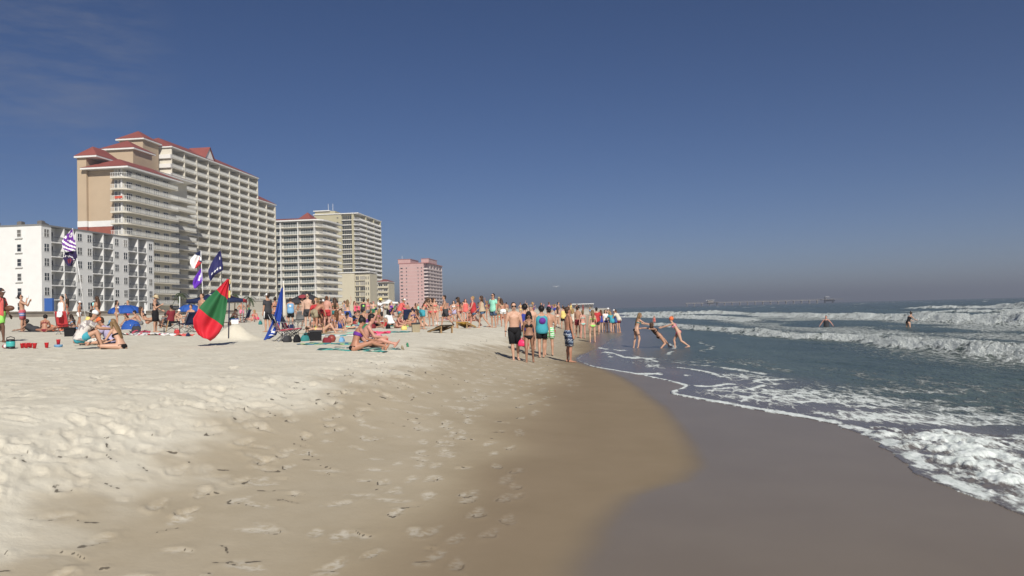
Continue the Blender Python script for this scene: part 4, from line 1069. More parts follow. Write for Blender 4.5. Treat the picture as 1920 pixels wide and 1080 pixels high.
        for L in 'RL':
            e, w = J['e' + L], J['w' + L]; d = (w - e).normalized(); mb.tube([w - d * .035, w - d * .01], .032, 8)
    elif kind == 'beads':
        mb.tube([spine(J, .50) + X1 * .07, spine(J, .44) + X1 * .07 + F1 * .10, spine(J, .33) + F1 * .125, spine(J, .44) - X1 * .07 + F1 * .10, spine(J, .50) - X1 * .07], .010, 6)
    elif kind == 'back_print':
        c = spine(J, .30) - F1 * (sp_rad(sex, .30)[1] + .052)
        mb.tube([c + F1 * .03, c], [(arg or .09, arg or .09)] * 2, 16, up=X1)
    return mb
WEAR_NAME = {'bottom': 'bikini_bottom', 'bikini': 'bikini_top', 'bandeau': 'bandeau_top', 'onepiece': 'swimsuit', 'tee': 't_shirt', 'tank': 'tank_top', 'longtee': 'long_sleeved_shirt',
 'short_hair': 'hair', 'afro': 'hair', 'long_hair': 'hair', 'mid_hair': 'hair', 'pony': 'hair', 'bun': 'hair', 'backcap': 'cap', 'bucket': 'bucket_hat', 'shades': 'sunglasses', 'bangle': 'wristbands', 'face': 'mouth', 'eye_l': 'eye', 'brow_l': 'eyebrow', 'brow': 'eyebrow', 'stripe_r': 'side_stripe', 'stripe_l': 'side_stripe', 'trunks': 'swim_trunks'}
# --- cloth colours
FAB = {}
for nm, c in dict(black=(.016, .016, .018), navy=(.02, .03, .085), blue=(.03, .085, .36), royal=(.035, .05, .30), lightblue=(.16, .38, .62), turquoise=(.03, .34, .42), teal=(.02, .22, .22), mint=(.26, .68, .50), aqua=(.30, .62, .55), green=(.03, .22, .10),
  lime=(.32, .85, .10), red=(.52, .025, .03), maroon=(.22, .02, .03), coral=(.75, .12, .10), hotpink=(.85, .05, .16), pink=(.75, .22, .34), purple=(.16, .03, .32), orange=(.85, .16, .03), yellow=(.78, .60, .14), cream=(.66, .60, .48), white=(.78, .78, .76), grey=(.20, .20, .20),
  charcoal=(.05, .05, .055), khaki=(.34, .28, .17), beige=(.50, .38, .24), brown=(.14, .075, .035), denim=(.075, .13, .22), lavender=(.46, .40, .60), straw=(.55, .43, .24)).items():
    _l = .3 * c[0] + .55 * c[1] + .15 * c[2]; c = tuple(_l + (v - _l) * .86 for v in c)
    FAB[nm] = mat(nm + '_cloth', c, .8, var=.07, scale=9, spec=.15)
def stripes(name, cols, freq, axis='Z', wob=0.0):
    m, n, l, b = new_mat(name)
    tc = n.new('ShaderNodeTexCoord'); sp = n.new('ShaderNodeSeparateXYZ'); l.new(tc.outputs['Object'], sp.inputs[0])
    mu = n.new('ShaderNodeMath'); mu.operation = 'MULTIPLY'; l.new(sp.outputs[axis], mu.inputs[0]); mu.inputs[1].default_value = freq
    src = mu.outputs[0]
    if wob:
        nz = n.new('ShaderNodeTexNoise'); nz.inputs['Scale'].default_value = 14; l.new(tc.outputs['Object'], nz.inputs['Vector'])
        a = n.new('ShaderNodeMath'); a.operation = 'MULTIPLY_ADD'; l.new(nz.outputs['Fac'], a.inputs[0]); a.inputs[1].default_value = wob; l.new(src, a.inputs[2]); src = a.outputs[0]
    fr = n.new('ShaderNodeMath'); fr.operation = 'FRACT'; l.new(src, fr.inputs[0])
    cr = n.new('ShaderNodeValToRGB'); cr.color_ramp.interpolation = 'CONSTANT'
    e = cr.color_ramp.elements
    while len(e) < len(cols): e.new(.5)
    for k, c in enumerate(cols): e[k].position = k / len(cols); e[k].color = (*c, 1)
    l.new(fr.outputs[0], cr.inputs[0]); l.new(cr.outputs[0], b.inputs['Base Color']); b.inputs['Roughness'].default_value = .8
    return m
def blotch(name, c1, c2, scale=9, lo=.5, hi=.54):
    m, n, l, b = new_mat(name)
    tc = n.new('ShaderNodeTexCoord'); nz = n.new('ShaderNodeTexNoise'); nz.inputs['Scale'].default_value = scale; nz.inputs['Detail'].default_value = 3
    mr = n.new('ShaderNodeMapRange'); mr.inputs['From Min'].default_value = lo; mr.inputs['From Max'].default_value = hi
    mx = n.new('ShaderNodeMixRGB'); mx.inputs['Color1'].default_value = (*c1, 1); mx.inputs['Color2'].default_value = (*c2, 1)
    l.new(tc.outputs['Object'], nz.inputs['Vector']); l.new(nz.outputs['Fac'], mr.inputs['Value']); l.new(mr.outputs['Result'], mx.inputs['Fac']); l.new(mx.outputs['Color'], b.inputs['Base Color']); b.inputs['Roughness'].default_value = .8
    return m
FAB['redblue_stripe'] = stripes('red_and_blue_striped_cloth', [(.50, .10, .12), (.50, .10, .12), (.10, .16, .34), (.40, .40, .48), (.10, .16, .34), (.45, .09, .12)], 3.2)
FAB['navywhite'] = stripes('navy_and_white_patterned_cloth', [(.03, .05, .11), (.03, .05, .11), (.30, .38, .48), (.04, .06, .12), (.50, .55, .60), (.03, .05, .11)], 6.0, wob=.9)
FAB['neonzebra'] = stripes('green_and_white_patterned_cloth', [(.15, .75, .20), (.78, .78, .76)], 14, wob=1.2)
FAB['hawaii'] = blotch('pale_leaf_print_cloth', (.62, .58, .54), (.28, .25, .25), 9)
FAB['whiteprint'] = blotch('white_floral_print_cloth', (.74, .72, .66), (.24, .26, .24), 13, .57, .62)
FAB['teal_blue'] = stripes('turquoise_to_blue_cloth', [(.05, .38, .46), (.04, .30, .45)], 1.2)
FAB['flagshorts'] = stripes('red_white_and_blue_striped_cloth', [(.50, .04, .05), (.72, .70, .68), (.05, .07, .26)], 7, 'X')
M_lens = mat('dark_lens', (.01, .01, .012), .15, spec=.5, var=0)
M_face = mat('dark_eyes_and_brows', (.05, .025, .018), .5, var=0)
HAIRC = {k: mat(k + '_hair', c, .55, var=.2, scale=30) for k, c in dict(black=(.012, .010, .010), dark=(.030, .018, .012), brown=(.065, .035, .020), auburn=(.11, .045, .02), blond=(.33, .21, .09), sandy=(.20, .125, .06)).items()}
SKIN = {}
for k, c in dict(pale=(.60, .39, .29), fair=(.55, .33, .23), tan=(.47, .265, .175), deep=(.31, .165, .105), pinkish=(.55, .28, .21), brown=(.13, .068, .044), coppery=(.42, .205, .13)).items():
    m = mat(k + '_skin', c, .5, var=.07, scale=5, spec=.35); SKIN[k] = m
HAIRK = ('short_hair', 'afro', 'long_hair', 'mid_hair', 'pony', 'bun')
PEOPLE = []
def person(px, D, h, yaw, sex, pose, skin, hair, clothes, label, fine=False, dz=0.0, group=None, z=None):
    PEOPLE.append(dict(px=px, D=D, h=h, yaw=yaw, sex=sex, pose=pose, skin=skin, hair=hair, clothes=clothes, label=label, fine=fine, dz=dz, group=group, z=z))
_WEARM = {}
def spawn_people():
    need = {}
    for q in PEOPLE: need.setdefault((q['pose'], q['sex'], q['fine']), None)
    tmp = []
    for key in need:
        mb, J = body_raw(*key)
        o = mb.build('tmp', [SKIN['tan']])
        md = o.modifiers.new('r', 'REMESH'); md.mode = 'VOXEL'; md.voxel_size = .0125 if key[2] else .019; md.use_smooth_shade = True
        sm = o.modifiers.new('s', 'SMOOTH'); sm.factor = .5; sm.iterations = 3 if key[2] else 2
        dc = o.modifiers.new('d', 'DECIMATE'); dc.ratio = .45 if key[2] else .40
        tmp.append((key, o, J))
    dg = bpy.context.evaluated_depsgraph_get(); dg.update()
    for key, o, J in tmp:
        me = bpy.data.meshes.new_from_object(o.evaluated_get(dg)); me.name = 'body'
        co = np.empty(len(me.vertices) * 3, np.float32); me.vertices.foreach_get('co', co); zmin = float(co.reshape(-1, 3)[:, 2].min())
        me.polygons.foreach_set('use_smooth', [True] * len(me.polygons))
        me.transform(Matrix.Translation((0, 0, -zmin))); me.update()
        need[key] = (me, J, zmin)
    for key, o, J in tmp: bpy.data.objects.remove(o)
    for q in PEOPLE:
        key = (q['pose'], q['sex'], q['fine'])
        me, J, zmin = need[key]
        w = place(q['px'], q['D'])
        if q['z'] is not None: w.z = q['z']
        w.z += q['dz'] - .012
        o = bpy.data.objects.new('person', me); COL.objects.link(o)
        if not me.materials: me.materials.append(SKIN['tan'])
        o.material_slots[0].link = 'OBJECT'; o.material_slots[0].material = SKIN[q['skin']]
        sc = q['h'] / 1.80
        o.location = w; o.rotation_euler = (0, 0, R(q['yaw'])); o.scale = (sc,) * 3
        tag(o, q['label'], 'person', q['group'])
        q['obj'] = o; q['J'] = J; q['zmin'] = zmin
        items = list(q['clothes'])
        if q['hair']: items.append((q['hair'][0], HAIRC[q['hair'][1]]))
        if q['fine']: items += [(k_, M_face) for k_ in ('face', 'eye', 'eye_l', 'brow', 'brow_l')]
        for it in items:
            kind, c = it[0], it[1]; arg = it[2] if len(it) > 2 else None
            wk = (key, kind, arg)
            if wk not in _WEARM:
                m2 = wear(kind, J, q['sex'], arg).mesh(kind, [FAB['black']], True); m2.transform(Matrix.Translation((0, 0, -zmin))); _WEARM[wk] = m2
            ch = bpy.data.objects.new(WEAR_NAME.get(kind, kind), _WEARM[wk]); COL.objects.link(ch); ch.parent = o
            ch.material_slots[0].link = 'OBJECT'; ch.material_slots[0].material = fabm(c)
def joint(q, nm):
    """world place of a joint of a spawned person"""
    p = q['J'][nm] + Vector((0, 0, -q['zmin'])); o = q['obj']
    p = p * o.scale[0]; p.rotate(Matrix.Rotation(o.rotation_euler.z, 3, 'Z')); return p + o.location
# ------------------------------------------------------------------ who stands where
S_, SN = 'm', 'f'
HB = lambda c: ('short_hair', c)
# the walking couple and those around them
person(963, 24.0, 1.80, 184, 'm', 'amble', 'fair', HB('dark'), [('trunks', 'black', .95), ('shades', M_lens), ('bangle', 'black')], 'shirtless young man in long black trunks and sunglasses strolling towards the camera', True)
person(991, 23.8, 1.60, 176, 'f', 'walk', 'deep', ('long_hair', 'black'), [('bikini', 'black'), ('bottom', 'black'), ('beanie', 'black')], 'dark haired woman in black bikini walking beside the shirtless man in black trunks', True)
person(1015, 26.8, 1.80, 4, 'm', 'amble', 'tan', ('afro', 'black'), [('tank', 'turquoise'), ('trunks', 'black', .62), ('back_print', 'purple', .115), ('beads', 'hotpink')], 'man in turquoise tank top with round purple print, seen from behind', True)
person(984, 28.5, 1.82, 25, 'm', 'walk', 'tan', ('afro', 'black'), [('tank', 'royal'), ('trunks', 'charcoal')], 'man in royal blue tank top half hidden behind the walking couple', True)
person(995, 31, 1.80, 170, 'm', 'stand', 'fair', HB('brown'), [('trunks', 'navy'), ('backcap', 'grey')], 'shirtless man in grey backward cap facing us between the blue tank tops')
person(1028, 28.2, 1.78, 10, 'm', 'stand_b', 'tan', HB('black'), [('trunks', 'neonzebra', .7)], 'man in green and white patterned trunks holding a red cup by the turquoise tank top', True)
person(1065, 25.2, 1.80, -72, 'm', 'stand', 'coppery', HB('brown'), [('trunks', 'navywhite', .95)], 'shirtless man in navy and white patterned board shorts gazing out to sea', True)
# shore walkers behind them, right to the cluster of friends
person(1045, 62, 1.65, 8, 'f', 'stand', 'fair', ('long_hair', 'brown'), [('bikini', 'cream'), ('bottom', 'cream')], 'woman in cream bikini seen from behind, near the wet sand beyond the couple')
person(1056, 60, 1.78, 20, 'm', 'stand_b', 'tan', HB('dark'), [('tank', 'yellow'), ('trunks', 'black'), ('cap', 'black')], 'man in yellow tank top and black cap standing behind the patterned board shorts')
person(1074, 52, 1.66, -30, 'f', 'fold', 'fair', ('long_hair', 'blond'), [('tank', 'cream'), ('shorts', 'cream')], 'blond woman in cream top and shorts just right of the patterned board shorts')
person(1083, 44, 1.80, -40, 'm', 'stand', 'tan', HB('dark'), [('trunks', 'maroon', .5), ('cap', 'black'), ('shades', M_lens)], 'shirtless man in maroon trunks, black cap and sunglasses beside the aqua bikini')
person(1092, 43.5, 1.60, 12, 'f', 'stand', 'pinkish', ('pony', 'sandy'), [('bottom', 'aqua'), ('bikini', 'aqua')], 'woman in aqua bikini with sandy ponytail seen from behind', True)
person(1110, 39.5, 1.66, 14, 'f', 'stand_b', 'fair', ('long_hair', 'sandy'), [('bottom', 'lime'), ('bikini', 'lime')], 'woman in lime green bikini with long sandy hair standing on the wet sand', True)
person(1118, 51, 1.80, -10, 'm', 'stand_b', 'tan', HB('black'), [('tee', 'red'), ('trunks', 'charcoal')], 'man in red t-shirt facing the sea beside the lime green bikini')
person(1126, 56, 1.65, 20, 'f', 'stand', 'pale', ('mid_hair', 'auburn'), [('dress', 'royal', .3)], 'auburn haired woman in short blue cover-up at the water, near the red t-shirt')
person(1135, 57, 1.66, 200, 'f', 'stand', 'fair', ('long_hair', 'black'), [('tee', 'white', -.02), ('shorts', 'royal')], 'woman with long black hair, white top and blue shorts in the shore group')
person(1140, 59.5, 1.80, 175, 'm', 'stand', 'fair', HB('dark'), [('tank', 'charcoal'), ('trunks', 'charcoal'), ('cap', 'white')], 'man in white cap behind the black haired woman in the shore group')
person(1147, 56, 1.65, 30, 'f', 'lean', 'fair', ('mid_hair', 'blond'), [('tee', 'turquoise', -.2), ('shorts', 'turquoise')], 'blond woman in long turquoise shirt stooping in the shore group')
person(1154, 57, 1.64, 150, 'f', 'stand', 'fair', ('long_hair', 'brown'), [('dress', 'blue', .35)], 'brown haired woman in blue dress between turquoise shirt and white cap')
person(1160, 56, 1.80, 70, 'm', 'lean', 'tan', HB('brown'), [('tee', 'cream'), ('trunks', 'maroon', .5), ('cap', 'white')], 'man in cream t-shirt, maroon shorts and white cap at the seaward end of the group')
# girls playing in the shallows and bathers
person(1192, 34.2, 1.62, -78, 'f', 'pull', 'fair', ('long_hair', 'sandy'), [('bottom', 'black'), ('bikini', 'teal')], 'girl with teal top and black bikini bottom hauling a friend through the shallows', True)
person(1234, 33.6, 1.58, -68, 'f', 'leanback', 'tan', ('long_hair', 'brown'), [('bottom', 'black'), ('bikini', 'black')], 'girl in black bikini leaning back as her friend pulls her through the shallows', True, dz=-.04)
person(1270, 33.2, 1.58, 76, 'f', 'tug', 'fair', ('bun', 'sandy'), [('bottom', 'hotpink'), ('bikini', 'pink'), ('beanie', 'orange')], 'girl in pink bikini and orange cap reaching for her friend in the shallows', True)
person(1226, 92, 1.35, 150, 'f', 'stand', 'pinkish', ('mid_hair', 'sandy'), [('onepiece', 'coral')], 'small child in coral swimsuit standing out in the foamy water', z=-.45)
person(1548, 62, 1.78, 150, 'm', 'wade', 'pinkish', HB('dark'), [('tank', 'charcoal'), ('trunks', 'black')], 'dark haired man in charcoal tank top wading waist deep between two breakers', z=-.86)
person(1701, 54, 1.68, -70, 'f', 'lean', 'fair', ('bun', 'dark'), [('onepiece', 'black')], 'woman in black swimsuit wading knee deep in front of the big breaker', z=-.46)
# walkers on the berm, seen side on
person(835, 43, 1.82, 96, 'm', 'stride', 'tan', HB('dark'), [('trunks', 'charcoal', .75)], 'shirtless man in charcoal shorts striding left past the brown cornhole board')
person(860, 41.5, 1.68, 70, 'f', 'stride', 'tan', ('long_hair', 'brown'), [('bikini', 'coral'), ('bottom', 'maroon'), ('cap', 'black')], 'woman in maroon bikini bottom and black cap striding left')
person(888, 41.5, 1.72, 84, 'm', 'stride', 'pinkish', HB('blond'), [('tank', 'red'), ('trunks', 'denim', .45)], 'blond walker in red tank top and denim shorts striding past the yellow bin')
person(904, 40.5, 1.74, 80, 'f', 'stride', 'tan', ('long_hair', 'brown'), [('tank', 'beige', -.02), ('shorts', 'denim')], 'woman with long brown hair, beige top and denim shorts leaning into her stride')
person(925, 41.8, 1.84, 140, 'm', 'stand', 'tan', HB('black'), [('tee', 'mint'), ('trunks', 'denim', .7), ('shades', M_lens)], 'man in mint green t-shirt and denim shorts wearing sunglasses', True)
person(943, 44, 1.68, 20, 'f', 'lean', 'coppery', ('mid_hair', 'brown'), [('shorts', 'white'), ('bikini', 'beige')], 'woman in white shorts leaning forward behind the shirtless walking man')
person(936, 49, 1.76, 165, 'm', 'stand_b', 'coppery', HB('blond'), [('trunks', 'khaki'), ('backcap', 'khaki')], 'shirtless man in khaki cap and shorts behind the mint t-shirt')
person(873, 52, 1.68, 200, 'f', 'stand', 'pinkish', ('mid_hair', 'auburn'), [('tank', 'coral'), ('shorts', 'white')], 'auburn haired woman in coral tank top behind the striding red tank top')
person(851, 58, 1.64, 175, 'f', 'hips', 'fair', ('long_hair', 'dark'), [('bikini', 'white'), ('skirt', 'lavender', .4)], 'dark haired woman in white bikini top and lavender skirt among the walkers')
# centre of the berm
person(792, 39, 1.68, -58, 'f', 'lean', 'tan', ('long_hair', 'brown'), [('bikini', 'coral'), ('trunks', 'turquoise', .55), ('cap', 'brown')], 'woman in turquoise board shorts and brown cap stooping by the beige cooler')
person(808, 45, 1.66, 150, 'f', 'stand', 'tan', ('long_hair', 'black'), [('bikini', 'black'), ('bottom', 'coral')], 'woman with black hair, black bikini top and coral bottom near the pink tower')
person(815, 46, 1.66, 215, 'f', 'stand_b', 'fair', ('long_hair', 'auburn'), [('bikini', 'coral'), ('bottom', 'coral')], 'auburn haired woman in coral bikini beside the black haired one')
person(749, 51, 1.80, -75, 'm', 'lean', 'coppery', HB('sandy'), [('tee', 'coral'), ('trunks', 'turquoise', .55), ('backcap', 'white')], 'man in coral t-shirt and turquoise shorts with white cap stooping by the navy chair')
person(760, 54, 1.62, 30, 'f', 'lean', 'tan', ('bun', 'dark'), [('dress', 'hotpink', .3)], 'woman in hot pink dress bending behind the coral t-shirt')
person(713, 52, 1.80, -120, 'm', 'phone', 'brown', HB('black'), [('tee', 'white'), ('trunks', 'charcoal', .85), ('bucket', 'yellow')], 'man in white t-shirt, charcoal shorts and yellow bucket hat near the white post')
person(682, 54, 1.76, 8, 'm', 'stand', 'tan', HB('dark'), [('tank', 'charcoal'), ('trunks', 'grey'), ('back_print', 'lime', .07)], 'man in charcoal tank top with green print on the back, near the olive tower')
person(690, 53, 1.72, 60, 'f', 'stand', 'pinkish', ('bun', 'sandy'), [('bandeau', 'pink'), ('shorts', 'grey')], 'woman in pink bandeau and grey shorts beside the charcoal tank top')
person(652, 52, 1.68, 12, 'f', 'raise', 'fair', ('mid_hair', 'sandy'), [('bikini', 'beige'), ('bottom', 'beige')], 'woman in beige bikini with one arm raised, seen from behind')
person(628, 42.5, 1.68, 20, 'f', 'fold', 'coppery', ('long_hair', 'brown'), [('bikini', 'green'), ('shorts', 'teal', .18), ('cap', 'red')], 'woman in teal swim shorts and red cap next to the red trunks')
person(613, 42, 1.76, 4, 'm', 'stand', 'pinkish', HB('auburn'), [('trunks', 'red', .62)], 'shirtless man in red trunks seen from behind before the black canopy', True)
person(577, 38.5, 1.82, 168, 'm', 'stand', 'pale', HB('dark'), [('trunks', 'charcoal', .6), ('shades', M_lens)], 'pale shirtless man in charcoal trunks and sunglasses facing us under the black canopy', True)
person(597, 45, 1.70, 60, 'f', 'stand_b', 'coppery', ('mid_hair', 'sandy'), [('bikini', 'orange'), ('bottom', 'teal')], 'woman in orange bikini top and teal bottom between the two shirtless men')
person(545, 46, 1.72, 6, 'm', 'stand', 'tan', HB('brown'), [('tank', 'lightblue'), ('trunks', 'black', .8), ('back_print', 'white', .075)], 'person in light blue tank top with round white print behind the flag chair')
person(502, 36, 1.80, 62, 'm', 'stand', 'tan', HB('dark'), [('tee', 'charcoal'), ('trunks', 'black', .8), ('cap', 'white'), ('stripe_r', 'white'), ('stripe_l', 'white')], 'man in charcoal t-shirt, white cap and black shorts with white side stripe', True)
person(516, 39, 1.66, 40, 'f', 'stand', 'coppery', ('bun', 'dark'), [('bikini', 'black'), ('bottom', 'black')], 'woman in black bikini half hidden between charcoal t-shirt and blue flag')
person(379, 36.5, 1.80, 150, 'm', 'stand', 'tan', HB('brown'), [('trunks', 'navy')], 'shirtless man half hidden behind the large red and green flag')
person(291, 36, 1.74, -82, 'f', 'phone', 'tan', ('bun', 'brown'), [('bikini', 'black'), ('skirt', 'black', .95), ('bucket', 'straw')], 'woman in long black skirt, black bikini top and straw hat', True)
person(183, 37.5, 1.70, 72, 'f', 'phone', 'tan', ('long_hair', 'brown'), [('bikini', 'brown'), ('bottom', 'brown')], 'slim woman in brown bikini with long brown hair holding a bright can', True)
person(42, 37, 1.80, -72, 'm', 'drink', 'tan', HB('black'), [('trunks', 'redblue_stripe', .8), ('shades', M_lens)], 'shirtless man in striped red and blue trunks drinking from a can', True)
person(1, 25.3, 1.80, -84, 'm', 'walk', 'brown', HB('black'), [('open_shirt', 'coral'), ('trunks', 'lime', .7), ('shades', 'white')], 'dark skinned man in coral shirt and lime green trunks entering at the picture edge', True)
# sitting and lying, nearest first
person(150, 20.6, 1.80, -62, 'm', 'sit_knees', 'tan', HB('dark'), [('tee', 'hawaii', -.05), ('trunks', 'turquoise', .55), ('backcap', 'white')], 'man in leaf print shirt, blue shorts and white backward cap sitting on the sand', True)
person(226, 20.8, 1.66, 72, 'f', 'sit_cross', 'fair', ('long_hair', 'sandy'), [('bikini', 'black'), ('bottom', 'black'), ('cap', 'lightblue')], 'woman in black bikini and light blue cap sitting across from the leaf print shirt', True)
person(174, 23.2, 1.76, -172, 'm', 'sit_cross', 'tan', HB('dark'), [('tee', 'whiteprint', -.05), ('trunks', 'white'), ('bucket', 'yellow')], 'person in white floral shirt and yellow bucket hat sitting in the sand circle', True)
person(207, 23.8, 1.72, 110, 'm', 'sit_cross', 'coppery', HB('brown'), [('tee', 'lavender', -.05), ('trunks', 'navy'), ('cap', 'orange')], 'person in orange cap and lavender shirt sitting behind the light blue cap', True)
person(664, 19.2, 1.66, -62, 'f', 'sit_flat', 'coppery', ('bun', 'black'), [('bandeau', 'purple'), ('bottom', 'black')], 'dark haired woman in purple bandeau sitting with outstretched legs on a towel', True)
person(682, 20.6, 1.76, -80, 'm', 'sit_flat', 'pinkish', HB('black'), [('trunks', 'navywhite', .6)], 'man in patterned shorts and dark hair sitting beside the purple bandeau', True)
person(83, 36.5, 1.66, 20, 'f', 'sit_cross', 'coppery', ('afro', 'black'), [('bikini', 'maroon'), ('bottom', 'maroon')], 'woman in maroon bikini with full black hair sitting on a dark towel', True)
person(66, 36.8, 1.7, 100, 'm', 'lie_front', 'deep', HB('black'), [('trunks', 'charcoal'), ('tank', 'charcoal')], 'person in charcoal clothes lying on the dark towel beside the maroon bikini')
person(100, 39, 1.66, 95, 'f', 'lie_back', 'tan', ('mid_hair', 'brown'), [('bikini', 'orange'), ('bottom', 'orange')], 'woman in orange bikini lying on the orange towel')
person(116, 40, 1.78, 150, 'm', 'stand', 'fair', HB('dark'), [('tank', 'white'), ('trunks', 'lightblue')], 'man in white tank top standing behind the red folding chair')
person(125, 42, 1.68, 100, 'f', 'raise', 'tan', ('mid_hair', 'dark'), [('bikini', 'red'), ('bottom', 'red')], 'woman in red bikini with raised arm behind the red folding chair')
person(139, 40, 1.66, 60, 'f', 'sit_cross', 'deep', ('long_hair', 'dark'), [('bikini', 'lightblue'), ('bottom', 'lightblue')], 'woman in light blue bikini sitting near the red folding chair')
person(277, 37, 1.68, -75, 'f', 'lounge', 'tan', ('long_hair', 'brown'), [('bikini', 'black'), ('bottom', 'orange')], 'woman in orange bikini bottom lounging low beside the long black skirt', True, dz=.22)
person(320, 42, 1.72, 60, 'm', 'chair', 'deep', HB('black'), [('tee', 'maroon', -.05), ('trunks', 'charcoal')], 'person in maroon t-shirt sitting behind the black folding stool', dz=.05)
person(357, 43, 1.74, 170, 'm', 'chair', 'tan', HB('brown'), [('trunks', 'navy')], 'shirtless man in navy trunks sitting by the smaller blue umbrella', dz=.05)
person(590, 36.5, 1.74, -40, 'm', 'bend', 'coppery', HB('brown'), [('trunks', 'khaki', .55), ('backcap', 'white')], 'shirtless man in khaki shorts and white cap bending over in front of the canopy')
person(600, 37.5, 1.72, 60, 'm', 'bend', 'coppery', HB('brown'), [('tee', 'red'), ('trunks', 'brown')], 'person in red t-shirt bending down beside the khaki shorts')
person(606, 33, 1.70, -95, 'f', 'lie_back', 'fair', ('mid_hair', 'brown'), [('bikini', 'yellow'), ('bottom', 'yellow')], 'woman in yellow bikini lying on a towel behind the flag chairs')
person(625, 34, 1.68, 60, 'f', 'sit_back', 'coppery', ('mid_hair', 'auburn'), [('bikini', 'lavender'), ('bottom', 'lavender')], 'woman in lavender bikini leaning back on her arms near the yellow bikini')
person(636, 36, 1.76, 200, 'm', 'sit_knees', 'fair', HB('brown'), [('trunks', 'blue')], 'shirtless man in blue trunks sitting with raised knees behind the purple bandeau')
person(733, 41, 1.70, 40, 'f', 'sit_knees', 'tan', ('mid_hair', 'black'), [('tee', 'white', -.05), ('bottom', 'black')], 'black haired woman in white t-shirt sitting on the sand by the white post')
person(744, 41.5, 1.70, -120, 'f', 'sit_cross', 'pinkish', ('mid_hair', 'sandy'), [('bikini', 'maroon'), ('bottom', 'maroon')], 'sandy haired woman in maroon bikini sitting below the coral t-shirt')
person(776, 42.5, 1.70, 100, 'f', 'sit_back', 'coppery', ('mid_hair', 'brown'), [('bikini', 'navy'), ('bottom', 'navy')], 'woman in navy bikini leaning back behind the beige cooler')
person(473, 62, 1.66, 120, 'f', 'sit_back', 'pinkish', ('mid_hair', 'blond'), [('bikini', 'coral'), ('bottom', 'coral')], 'blond woman in coral bikini sitting near the empty navy folding chair')
person(482, 64, 1.70, 60, 'm', 'sit_knees', 'pinkish', HB('sandy'), [('trunks', 'hotpink')], 'shirtless man in hot pink trunks sitting far back by the navy folding chair')
person(310, 46, 1.7, 20, 'm', 'sit_cross', 'deep', HB('black'), [('tee', 'grey', -.05), ('trunks', 'black')], 'person in grey t-shirt sitting far behind the long black skirt')
person(243, 44, 1.7, 150, 'f', 'sit_cross', 'tan', ('mid_hair', 'brown'), [('bikini', 'white'), ('bottom', 'white')], 'woman in white bikini sitting in the shade of the large blue umbrella')
person(263, 44, 1.7, 100, 'm', 'sit_knees', 'tan', HB('black'), [('trunks', 'grey')], 'man in grey trunks sitting in the shade of the large blue umbrella')

# the dense crowd towards the middle distance: every one dressed differently
_rng = random.Random(42)
USED = set()
TOPS_M = [None] * 6 + ['tee', 'tank', 'tee']
COLS = ['red', 'navy', 'turquoise', 'coral', 'white', 'black', 'lime', 'orange', 'royal', 'lavender', 'pink', 'green', 'khaki', 'grey', 'yellow', 'hotpink', 'teal', 'maroon', 'lightblue', 'purple', 'mint', 'beige']
CW = {'royal': 'royal blue', 'lightblue': 'light blue', 'hotpink': 'hot pink', 'lime': 'lime green'}
cw = lambda c: CW.get(c, c)
HW = {'dark': 'dark', 'black': 'black', 'brown': 'brown', 'auburn': 'auburn', 'blond': 'blond', 'sandy': 'sandy'}
def landmark(px):
    if px < 540: return 'below the tall cream tower'
    if px < 640: return 'below the red roofed block'
    if px < 718: return 'below the olive tower'
    if px < 830: return 'in front of the pink tower'
    if px < 960: return 'in the crowd between pink tower and couple'
    if px < 1060: return 'in the crowd beyond the walking couple'
    return 'far along the waterline'
spots = []
